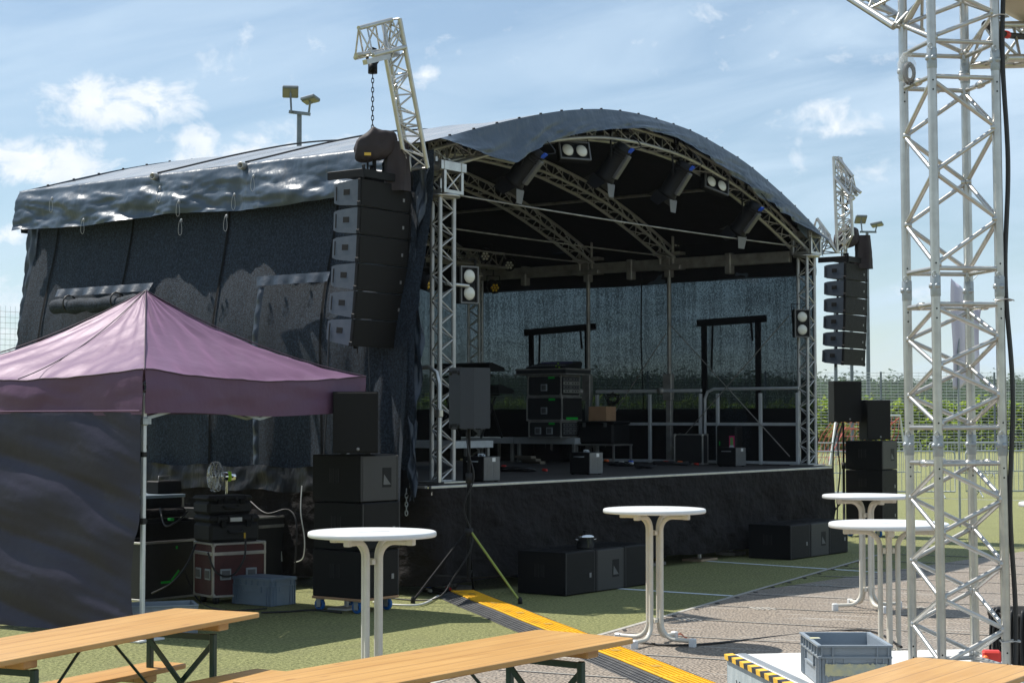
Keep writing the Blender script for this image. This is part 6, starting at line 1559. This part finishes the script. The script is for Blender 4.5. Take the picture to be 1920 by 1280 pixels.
# foliage
def leaves(m, c, rad, n, size, rnd, shell=.55, up=.3):
    c = V(c)
    for _ in range(n):
        while True:
            q = V((rnd.uniform(-1, 1), rnd.uniform(-1, 1), rnd.uniform(-1, 1)))
            if shell < q.length < 1: break
        p = c+V((q.x*rad[0], q.y*rad[1], q.z*rad[2])); nn = (q.normalized()+V((rnd.uniform(-.8, .8), rnd.uniform(-.8, .8), rnd.uniform(-.5, .9)+up))).normalized()
        a = nn.cross(V((rnd.random()-.5, rnd.random()-.5, rnd.random()-.5))).normalized(); b = nn.cross(a); s = size*rnd.uniform(.6, 1.3)
        m.add([p+a*s, p+b*s*.6, p-a*s, p-b*s*.6], [[0, 1, 2, 3]])
rnd = random.Random(11)
hd = thing('hedge', 'long bright green hedge behind the far fence', 'hedge', (0, 0, 0), 0)
m = MB(); X0, X1 = dep(780, 800, 98).x, dep(2010, 800, 101).x
m.prism([(98.3, .05), (101.0, .05), (101.0, 2.5), (99.9, 2.5)], 0, X0, X1); m.build('dark_core', mat('hedge_core', (.02, .035, .01), .9), hd)  # added solid dark block filling the hedge between its leaves
m = MB(); x = X0
while x < X1:
    hgt = 2.75+.35*fbm(x*.35, 2, 1)+.25*nz(x*1.3, 4); 
    leaves(m, (x, 99.9, hgt*.52), (.55, .95, hgt*.52), 80, .15, rnd, .55, .5)
    for k_ in range(6):
        q_ = k_/5.0; leaves(m, (x+rnd.uniform(-.2, .2), 97.9+1.75*q_, .15+(hgt-.3)*q_), (.34, .26, .30), 15, .14, rnd, .2, 1.1)
    if rnd.random() < .5: leaves(m, (x+rnd.uniform(-.2, .2), 99.9, hgt+.1), (.22, .3, .45), 14, .14, rnd, .2, .6)
    x += .33
m.build('leaves', HEDGE, hd)
def bush(name, label, c, rad, n, size, mt):
    t = thing(name, label, 'shrub', (c.x, c.y, 0), 0, 'shrubs at the foot of the hedge'); m = MB()
    for i in range(6): a = i*1.1; m.bar((0, 0, 0), (math.cos(a)*rad*.6, math.sin(a)*rad*.4, rad*1.1), .03, 5)
    m.build('stems', BARK, t); m = MB()
    for i in range(7): leaves(m, (rnd.uniform(-.6, .6)*rad, rnd.uniform(-.3, .3)*rad, rad*rnd.uniform(.4, 1.2)), (rad*.55, rad*.45, rad*.5), n//7, size, rnd, .3, .4)
    m.build('leaves', mt, t)
bush('wild_shrub', 'yellow green wild shrub below the loudspeaker on the right tripod', dep(1585, 800, 94), 1.0, 900, .12, SHRUBL)
bush('wild_shrub', 'yellow green wild shrub in front of the hedge at the right stage edge', dep(1552, 800, 95), .8, 700, .12, SHRUBL)
# wooded hills
hills = MB()
def hz(x, y): 
    k = max(0, min(1, (y-380)/260)); return k*k*(3-2*k)*(9.0+4*fbm(x*.006, y*.004, 3)+7.0*math.exp(-((x+330)/190)**2)+3*math.exp(-((x-10)/90)**2))-.4
hills.grid(lambda s, q: (lerp(-420, 420, s), lerp(300, 900, q), hz(lerp(-420, 420, s), lerp(300, 900, q))), 90, 40)
struct(hills.build('hills', mat('hill_grass', (.05, .08, .03), .9, var=((.08, .11, .04), .02, .3, .7))))
m = MB()
for _ in range(3400):
    y = rnd.uniform(430, 690); x = y*rnd.uniform(-.36, .36)
    r = rnd.uniform(2.4, 4.4)*(1.5 if rnd.random() < .12 else 1); leaves(m, (x, y, hz(x, y)+r*.62), (r, r, r*rnd.uniform(.75, 1.05)), 60, .75, rnd, .6, .5)
tag(m.build('far_woods', WOODS), 'dark wooded ridge along the horizon', 'woods', kind='stuff')

# ------------------------------------------------------------------ summer haze between here and the hills
hm = bpy.data.materials.new('haze_air'); hm.use_nodes = True; t_ = hm.node_tree; t_.nodes.clear()
pv = nd(t_, 'ShaderNodeVolumePrincipled'); pv.inputs['Color'].default_value = (.86, .93, 1.0, 1); pv.inputs['Density'].default_value = .00016; pv.inputs['Anisotropy'].default_value = .2
ho = nd(t_, 'ShaderNodeOutputMaterial'); t_.links.new(pv.outputs[0], ho.inputs['Volume'])
m = MB(); m.box((0, 460, 15), (1900, 1120, 32)); hb_ = m.build('haze', hm); tag(hb_, 'thin summer haze over the pitch and the far woods', 'haze', kind='stuff')
